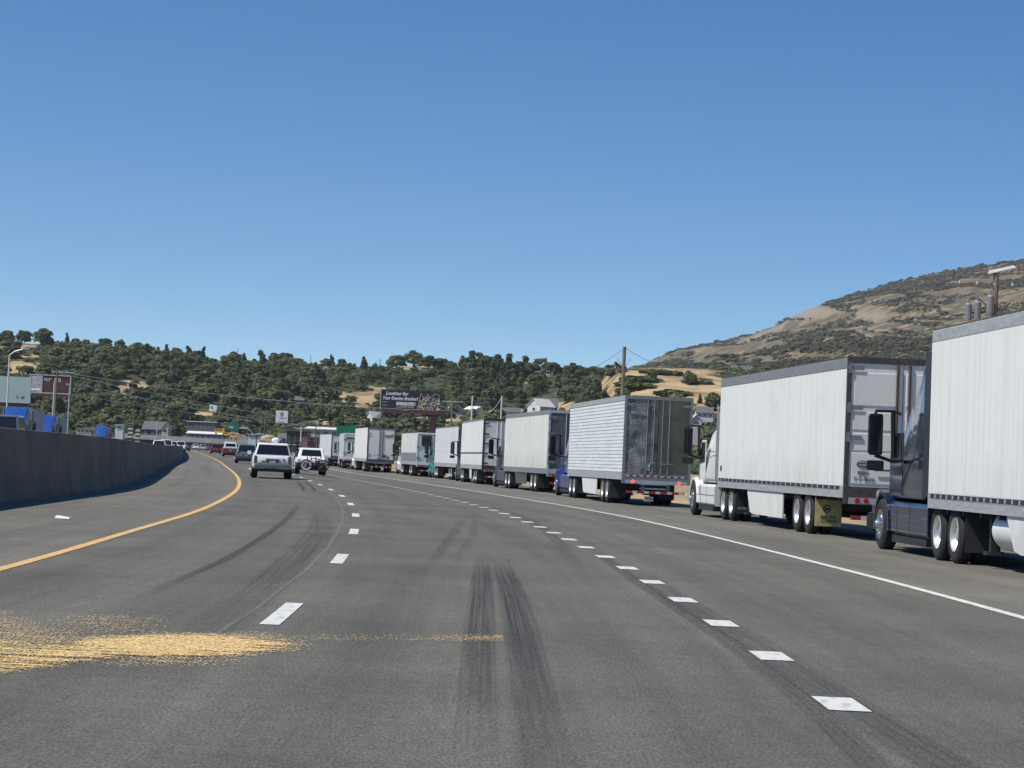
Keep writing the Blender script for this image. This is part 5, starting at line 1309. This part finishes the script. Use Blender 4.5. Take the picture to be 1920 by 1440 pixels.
# red one
T, z = bill('white framed billboard with a grey panel and a dark red panel beside the pale one', 93, 737, 500, 0)
s_ = 500/F
board(T, 8.6, 3.55, z+.1, None, M['ad_red'], name='panel_red', x0=-4.3)
b = MB(); b.box(-4.3, -1.7, -.06, -.001, z+.1, z+3.6); b.build('panel_grey', M['ad_grey'], T)
b = MB(); b.box(-4.5, 4.4, -.1, .4, z-.12, z+.09); b.box(-4.5, 4.4, -.1, .4, z+3.66, z+3.85); b.box(4.2, 4.4, -.1, .4, z+.09, z+3.66); b.box(-1.75, -1.6, -.1, -.061, z+.1, z+3.6); b.build('frame', M['galv'], T)
b = MB(); b.box(-1.6, -1.2, .3, .9, -.5, z-.1); b.box(-4.3, 4.2, .41, .8, z-.75, z-.13); b.build('support', M['wood'], T)
b = MB(); scribble(b, -1.3, -.5, z+2.5, .6, -.02, 41); scribble(b, -.2, .4, z+2.4, .75, -.02, 42); scribble(b, .9, 1.8, z+2.4, .8, -.02, 43); b.build('lettering', M['refl_w'], T)
b = MB(); b.box(-1.3, .2, -.02, -.002, z+1.5, z+2.0); b.box(.6, 2.2, -.02, -.002, z+.5, z+1.5); b.box(2.4, 3.4, -.02, -.002, z+.3, z+2.6); b.build('picture_red', M['maroon'], T)
b = MB(); scribble(b, -4.2, -2.0, z+2.9, .3, -.07, 44); scribble(b, -4.2, -2.2, z+1.9, .25, -.07, 45); b.box(-4.1, -2.0, -.075, -.061, z+.5, z+.9); b.build('lettering', M['ink_w'], T)
# dark navy one
T, z = bill('dark navy billboard with white handwriting, pale box lettering and a colourful picture at its right end', 770, 768, 570, 0)
T['label'] = 'dark navy billboard with white handwriting and a colourful picture at its right end'
board(T, 14.4, 4.5, z+.1, None, M['navy_ad'])
b = MB(); b.box(-7.4, -7.22, -.1, .35, z-.2, z+4.75); b.build('side_trim', M['cream'], T)
b = MB(); b.box(-5.8, 7.2, -.02, .55, z-1.0, z+.08); b.build('skirt_panel', M['maroon'], T)
b = MB(); b.box(4.2, 6.6, .1, .9, z-1.9, z-1.01); b.box(4.9, 6.1, .2, 1.2, -.5, z-1.901); b.build('support', M['ad_red'], T)
b = MB(); b.box(-1.9, -.6, -.1, -.021, z-.28, z-.18); b.build('maker_plate', M['refl_w'], T)
letters('Looking for', 1.15, M['ink_w'], T, (-6.2, -.02, z+3.35), (math.pi/2, 0, 0), shear=.3, ext=.01)
letters('Your Evening Brother?', 1.15, M['ink_w'], T, (-6.9, -.02, z+2.2), (math.pi/2, 0, 0), shear=.3, ext=.01, sx=.80)
b = MB(); b.box(-3.5, 1.1, -.03, -.001, z+.98, z+1.72); bx_ = b.build('white_band', M['ink_w'], T)
b = MB(); scribble(b, -3.3, 1.0, z+1.1, .5, -.036, 52); b.build('band_print', M['navy_ad'], bx_)
b = MB(); scribble(b, -3.5, 1.05, z+.38, .42, -.02, 53); b.build('small_lettering', M['ink_y'], T)
b = MB(); scribble(b, -7.0, -5.7, z+1.5, .14, -.02, 54); scribble(b, -7.0, -5.7, z+.75, .14, -.02, 55); b.build('small_lettering', M['ink_w'], T)
r9 = random.Random(4)
cols = [mat('ad_'+n_, c_, .6) for n_, c_ in (('rose', (.55, .33, .30)), ('pale', (.78, .72, .66)), ('green', (.22, .34, .14)), ('brown', (.25, .13, .11)), ('ochre', (.62, .52, .28)))]
for ci, cm in enumerate(cols):
    b = MB()
    for k in range(30):
        x = r9.uniform(1.9, 7.0); zz = z+r9.uniform(.3, 3.4)*(1-.1*abs(x-4.6)); a = r9.uniform(-1.2, 1.2); l = r9.uniform(.3, .9); y = -.012-.004*ci-.0002*k
        dx, dz = math.sin(a)*l/2, math.cos(a)*l/2; wx, wz = math.cos(a)*.1, -math.sin(a)*.1
        b.hexa([(x-dx-wx, y, zz-dz-wz), (x-dx+wx, y, zz-dz+wz), (x+dx+wx*.4, y, zz+dz+wz*.4), (x+dx-wx*.4, y, zz+dz-wz*.4), (x-dx-wx, y-.003, zz-dz-wz), (x-dx+wx, y-.003, zz-dz+wz), (x+dx+wx*.4, y-.003, zz+dz+wz*.4), (x+dx-wx*.4, y-.003, zz+dz-wz*.4)])
    b.build('picture_patch', cm, T)
b = MB(); b.path([(1.5, -.03, z+.3), (2.0, -.03, z+1.9), (2.3, -.03, z+4.1), (3.2, -.03, z+2.6), (4.0, -.03, z+3.9), (4.5, -.03, z+3.0), (5.8, -.03, z+4.0), (6.6, -.03, z+3.8), (7.0, -.03, z+1.5)], .07, 5); b.build('picture_outline', cols[0], T)
# square white sign on a pole
p = at(528, 793, 600); T = thing('pole_sign', 'square white sign with a black emblem on a dark pole', 'sign', (p.x, 600, -.3), 0); z = p.z+.3
b = MB(); b.box(-1.55, 1.5, 0, .5, z, z+3.1); b.build('panel', M['white_bright'], T); b = MB(); b.tube((1.1, .25, -.2), (1.1, .25, z), .17, 10); b.box(-1.5, 1.45, .05, .45, z-.25, z-.001); b.build('post', M['grey_dark'], T)
b = MB(); b.lathe([(-.01, .22), (-.02, .42), (0, .45)], 20, 'Y', (.0, 0, z+2.25)); b.box(-.07, .07, -.02, 0, z+1.45, z+2.25); b.box(-.3, .3, -.02, 0, z+1.42, z+1.5); scribble(b, -.6, .7, z+1.0, .26, -.012, 61); scribble(b, -.75, .6, z+.25, .16, -.012, 62); b.build('emblem', M['ink'], T)
# small white sign on the hillside
p = at(400, 771, 740); T = thing('pole_sign', 'small white sign with a dark mark against the woods above the white roof', 'sign', (p.x, 740, terr(p.x, 740)), 0); z = p.z-terr(p.x, 740)
b = MB(); b.hexa([(-1.4, 0, z), (.9, 0, z-.1), (.9, .4, z-.1), (-1.4, .4, z), (-1.1, 0, z+2.1), (1.1, 0, z+1.9), (1.1, .4, z+1.9), (-1.1, .4, z+2.1)]); b.build('panel', M['white_bright'], T); b = MB(); b.tube((0, .2, -.4), (0, .2, z), .15, 8); b.build('post', M['grey_dark'], T)
b = MB(); b.lathe([(-.01, .15), (-.02, .4), (0, .42)], 14, 'Y', (-.55, 0, z+1.1)); scribble(b, -.2, .5, z+.3, .2, -.012, 63); b.build('emblem', M['ink'], T)
# green overhead sign left with arched mast
p = at(436, 810, 650); T = thing('highway_sign', 'green highway sign with white lettering hung from a curved mast by the overpass', 'sign', (p.x, 650, 0), 0); z = p.z
b = MB(); b.prism([(-1.75, z+.5), (1.6, z+.1), (1.65, z+2.0), (.7, z+2.9), (-.6, z+2.9), (-1.7, z+2.1)], 'y', 0, .15); b.build('panel', M['sign_green'], T)
letters('I-84', .85, M['ink_w'], T, (-1.2, -.02, z+1.0), (math.pi/2, 0, 0), ext=.01)
b = MB(); q0 = 1.6; b.path([(q0, .3, z+1.15), (q0+2.2, .3, z+1.15), (q0+3.4, .3, z+.5), (q0+4.3, .3, z-.9), (q0+4.5, .3, z-2.4), (q0+4.55, .3, -.3)], .17, 8); b.build('mast', M['galv'], T)
# green sign behind the queue
p = at(650, 813, 330); T = thing('highway_sign', 'plain green highway sign standing just behind the white trailers', 'sign', (p.x, 330, -.4), 0); z = p.z+.4
b = MB(); b.box(-1.45, 1.3, 0, .12, z-.1, z+1.05); b.build('panel', M['sign_green'], T); b = MB(); b.box(-.2, 1.9, .13, .2, z+1.1, z+1.2); b.path([(.6, .15, z+1.05), (.8, .15, z+1.7), (1.9, .15, z+1.5)], .06, 5); b.tube((-.9, .2, -.3), (-.9, .2, z), .08, 6); b.tube((.9, .2, -.3), (.9, .2, z), .08, 6); b.build('sign_frame', M['sign_green'], T)
# ------------------------------------------------------------------ overpass
Yo = 700
def dz(u, v, Y=Yo): return at(u, v, Y).z
A = at(232, 820, Yo); B = at(560, 838, Yo)
T = thing('overpass', 'pale concrete overpass crossing the road in the distance', 'bridge', (0, Yo, 0), 0)
def slab(P0, P1, z0a, z1a, z0b, z1b, y0, y1, nm, m, par=T):
    b = MB(); b.hexa([(P0, y0, z0a), (P1, y0, z0b), (P1, y1, z0b), (P0, y1, z0a), (P0, y0, z1a), (P1, y0, z1b), (P1, y1, z1b), (P0, y1, z1a)]); return b.build(nm, m, par)
za0, za1 = dz(262, 823), dz(262, 814); zb0, zb1 = dz(540, 842), dz(540, 832)
slab(A.x, B.x, za0, za1, zb0+.3, zb1+.3, 0, .4, 'parapet', M['con_light'])
slab(A.x, B.x, za0-1.2, za0-.01, zb0-1.0, zb0+.29, .3, 14, 'girder', M['steel'])
slab(A.x, B.x, za0-.0, za0+.3, zb0, zb0+.45, .41, 14, 'deck', M['con_light'])
b = MB()
for u in (300, 378, 455):
    x = at(u, 830, Yo).x; b.box(x-.5, x+.5, 5, 6, -6, za0-1.21)
b.build('pier', M['con_light'], T)
b = MB(); b.box(A.x-14, A.x, 0, 14, -6, za0+.2); b.build('abutment', M['con_light'], T)
# embankment of pale soil at its right end
T = thing('embankment_wall', 'pale stony abutment slope at the right end of the overpass', 'embankment', (0, 0, 0)); 
b = MB(); x0 = at(430, 830, 716).x; x1 = at(480, 838, 716).x; b.prism([(x0, -6), (x1+4, -6), (x1, 1.2), (at(455, 818, 716).x, dz(455, 815, 716)), (x0, dz(430, 812, 716))], 'y', 715, 722); b.build('slope', mat('pale_riprap', (.46, .40, .31), .9, var=.45, nscale=1.5, bump=.6, bscale=3), T)
# yellow machines on the overpass
for (lab, u0, u1, v0, v1) in (('yellow machine left of the green sign on the overpass', 402, 421, 804, 811), ('smaller yellow machine below the green sign', 419, 431, 811, 816), ('orange machine at the right below the green sign', 432, 444, 812, 820)):
    p0 = at(u0, v1, 712); p1 = at(u1, v0, 712); T = thing('yellow_machine', lab, 'construction vehicle', ((p0.x+p1.x)/2, 712, p0.z-.7), 0, 'yellow machines by the overpass'); w_ = (p1.x-p0.x)/2; h_ = p1.z-p0.z
    b = MB(); b.loft([rring(0, .7, .7+h_, w_, w_*.92, r=.15), rring(2.2, .7, .7+h_, w_, w_*.92, r=.15)]); b.build('body', M['yellow'], T, smooth=True)
    b = MB(); b.box(-w_*.8, w_*.5, -.01, .0, .7+h_*.5, .7+h_*.8); b.build('window', M['ad_red'], T)
    for s in (-1, 1): wheel(T, s*w_*.8, .6, .37, s, W_CAR)
# ------------------------------------------------------------------ buildings
def house(label, u0, u1, vb, vt, Y=None, wall='wall_w', roof='roof_g', gable='x', depth=8, rh=.4, name='house', cat='house', wins=3, rz=0, zb=None, overh=.3, door=True, winm='glass'):
    """building whose front spans picture columns u0..u1; vb foot, vt roof top"""
    if Y is None:
        q = onter((u0+u1)/2, vb); Y = q.y if q else 900
    p0 = at(u0, vb, Y); p1 = at(u1, vt, Y); cx = (p0.x+p1.x)/2; w_ = (p1.x-p0.x)/2; pc0 = at((u0+u1)/2, vb, Y); pc1 = at((u0+u1)/2, vt, Y); H_ = pc1.z-pc0.z
    T = thing(name, label, cat, (cx, Y, pc0.z), rz); hw_ = H_*(1-rh)
    b = MB(); b.box(-w_, w_, 0, depth, -6, hw_)
    if gable == 'x' and rh > .1: b.prism([(-w_, hw_+.001), (w_, hw_+.001), (0, H_-.15)], 'y', .01, depth)
    if gable == 'y' and rh > .1: b.prism([(0.01, hw_+.001), (depth, hw_+.001), (depth/2, H_-.15)], 'x', -w_+.01, w_-.01)
    b.build('wall', M[wall], T)
    b = MB(); o = overh
    if rh <= .1: b.box(-w_-o, w_+o, -o, depth+o, hw_+.002, H_)
    elif gable == 'x':
        k = (H_-hw_)/w_
        for s in (-1, 1): b.hexa([(s*(w_+o), -o, hw_-k*o+.02), (0, -o, H_+.02), (0, depth+o, H_+.02), (s*(w_+o), depth+o, hw_-k*o+.02), (s*(w_+o), -o, hw_-k*o+.24), (0, -o, H_+.26), (0, depth+o, H_+.26), (s*(w_+o), depth+o, hw_-k*o+.24)])
    else:
        k = (H_-hw_)/(depth/2)
        for y_, s in ((-o, 0), (depth+o, 1)): b.hexa([(-w_-o, y_, hw_-k*o+.02), (w_+o, y_, hw_-k*o+.02), (w_+o, depth/2, H_+.02), (-w_-o, depth/2, H_+.02), (-w_-o, y_, hw_-k*o+.24), (w_+o, y_, hw_-k*o+.24), (w_+o, depth/2, H_+.26), (-w_-o, depth/2, H_+.26)])
    b.build('roof', M[roof], T)
    n = wins
    for i in range(n):
        xx = -w_+2*w_*(i+.5)/n; ww = min(.55, w_*.5/n); b = MB()
        b.box(xx-ww, xx+ww, -.05, -.001, hw_*.40, hw_*.78); q = b.build('window', M[winm], T)
        b = MB(); b.box(xx-ww-.1, xx+ww+.1, -.08, -.051, hw_*.40-.12, hw_*.40); b.build('sill', M['white_dull'], q)
    return T
house('long low building with a white flat roof above the overpass', 350, 405, 806, 790, 780, 'wall_g', 'roof_w', depth=14, rh=.09, name='commercial_building', cat='building', wins=7)
T = house('grey shingled house with a yellow end beside the overpass', 266, 308, 818, 791, 745, 'wall_dark', 'roof_g', 'y', 12, .55, wins=3)
house('yellow gabled end of the grey house by the overpass', 303, 316, 816, 793, 744, 'cream', 'cream', 'x', 8, .4, wins=1, name='house')
house('beige retaining building strip behind the wall, left of the blue distant truck', 143, 183, 816, 803, 520, 'cream', 'cream', depth=6, rh=.05, name='low_building', cat='building', wins=5)
house('low building with a bright cream roof strip on the overpass embankment', 350, 442, 823, 811, 735, 'wall_g', 'roof_w', depth=10, rh=.3, gable='y', name='low_building', cat='building', wins=9)
house('small white signboard building over the blue distant truck', 216, 231, 808, 796, 560, 'white', 'white_bright', depth=3, rh=.06, name='kiosk', cat='building', wins=1)
for i, (lab, u0, u1, v0, v1) in enumerate((('cream and brown banded tower stack, left of the pair by the wall', 239, 250, 824, 799), ('cream and brown banded tower stack, right of the pair by the wall', 253, 263, 826, 802))):
    p0 = at(u0, v0, 540); p1 = at(u1, v1, 540); T = thing('stacked_sign', lab, 'sign', ((p0.x+p1.x)/2, 540, p0.z-1), 0); w_ = (p1.x-p0.x)/2; hh = p1.z-p0.z+1
    b = MB(); b.box(-w_, w_, .01, .6, 0, hh); b.build('post', M['wall_dark'], T)
    for k in range(4): b = MB(); b.box(-w_*.95, w_*.95, -.05, .009, hh*(.12+.22*k), hh*(.12+.22*k)+hh*.12); b.build('panel', M['cream'] if (k != 0 or i) else M['red'], T)
house('tan flat roofed warehouse behind the red trailer', 572, 634, 822, 802, 560, 'cream', 'roof_w', depth=20, rh=.18, gable='y', name='warehouse', cat='building', wins=4)
house('dark brown clad building left of the red trailer', 536, 570, 850, 806, 420, 'wall_dark', 'roof_g', depth=14, rh=.06, name='dark_building', cat='building', wins=3)
house('low grey house with white trim behind the square sign pole', 520, 556, 838, 815, 470, 'white', 'roof_g', gable='y', depth=8, rh=.45, wins=2)
house('white peaked house half hidden below the dark billboard', 684, 700, 792, 772, None, 'wall_w', 'roof_w', 'x', 8, .5, wins=1, rz=-.6)
house('grey roofed annex right of the white peaked house', 700, 713, 792, 777, None, 'wall_w', 'roof_g', 'y', 8, .5, wins=1)
house('white gabled house with a dark arched front above the grimy trailer', 986, 1016, 775, 748, 892, 'wall_w', 'roof_w', 'x', 10, .5, wins=1, rz=-.6)
house('large grey roofed house attached behind the white gable', 1008, 1046, 774, 747, 912, 'wall_g', 'roof_g', 'y', 12, .6, wins=3)
house('small white house left of the slim pale pole', 868, 894, 776, 762, None, 'wall_w', 'roof_w', 'y', 8, .4, wins=2, rz=-.6)
house('grey and white house below the T-shaped pole', 832, 850, 776, 759, None, 'wall_w', 'roof_g', 'x', 8, .5, wins=1, rz=-.6)
house('long grey roofed house right of the slim pale pole', 942, 976, 780, 765, None, 'cream', 'roof_g', 'y', 8, .5, wins=3)
house('pale pink gabled house behind the white cab mirror', 1296, 1316, 800, 778, 620, 'pink', 'pink', 'x', 8, .45, wins=1)
house('grey roofed house with white gable above the pink house', 1306, 1338, 784, 764, 700, 'wall_w', 'roof_g', 'y', 9, .55, wins=3)
house('dark roofed hillside house with white porch above the white trailer', 1372, 1412, 704, 686, 930, 'wall_w', 'roof_g', 'y', 9, .6, wins=4)
house('brown ranch house low on the ridge left of the tall timber pole', 1088, 1122, 714, 706, None, 'wall_dark', 'roof_g', 'y', 8, .5, wins=3)
house('tiny white house high on the wooded slope', 605, 614, 694, 688, None, 'wall_w', 'roof_w', 'x', 6, .4, wins=1, rz=-.6)
house('brown roofed house among the trees below the skyline', 540, 570, 756, 744, None, 'wall_dark', 'roof_g', 'y', 8, .55, wins=2)
house('white trimmed house peeking from trees above the grimy trailer', 1040, 1056, 744, 734, None, 'wall_w', 'roof_w', 'y', 6, .4, wins=1, rz=-.6)
for (lab, u0, u1, vb, vt) in (('white parked trailer roof left of the square sign', 466, 482, 822, 814), ('white parked camper nearer the square sign', 480, 496, 822, 813)):
    house(lab, u0, u1, vb, vt, 600, 'white', 'white_bright', depth=5, rh=.08, name='site_trailer', cat='trailer', wins=2)
# hazebox -------------------------------------------------------------------
b = MB(); b.box(-3600, 3600, -200, 4900, -400, 500); hz = b.build('haze', None); hz.data.materials.clear()
m = bpy.data.materials.new('air'); m.use_nodes = True; m.node_tree.nodes.remove(m.node_tree.nodes['Principled BSDF']); pv = m.node_tree.nodes.new('ShaderNodeVolumePrincipled')
pv.inputs['Color'].default_value = (.95, .97, 1, 1); pv.inputs['Density'].default_value = 4.5e-5; pv.inputs['Anisotropy'].default_value = .2
m.node_tree.links.new(pv.outputs[0], m.node_tree.nodes['Material Output'].inputs['Volume']); hz.data.materials.append(m); tag(hz, kind='stuff')
tag(hz, 'thin pale air haze over the whole valley', 'haze')
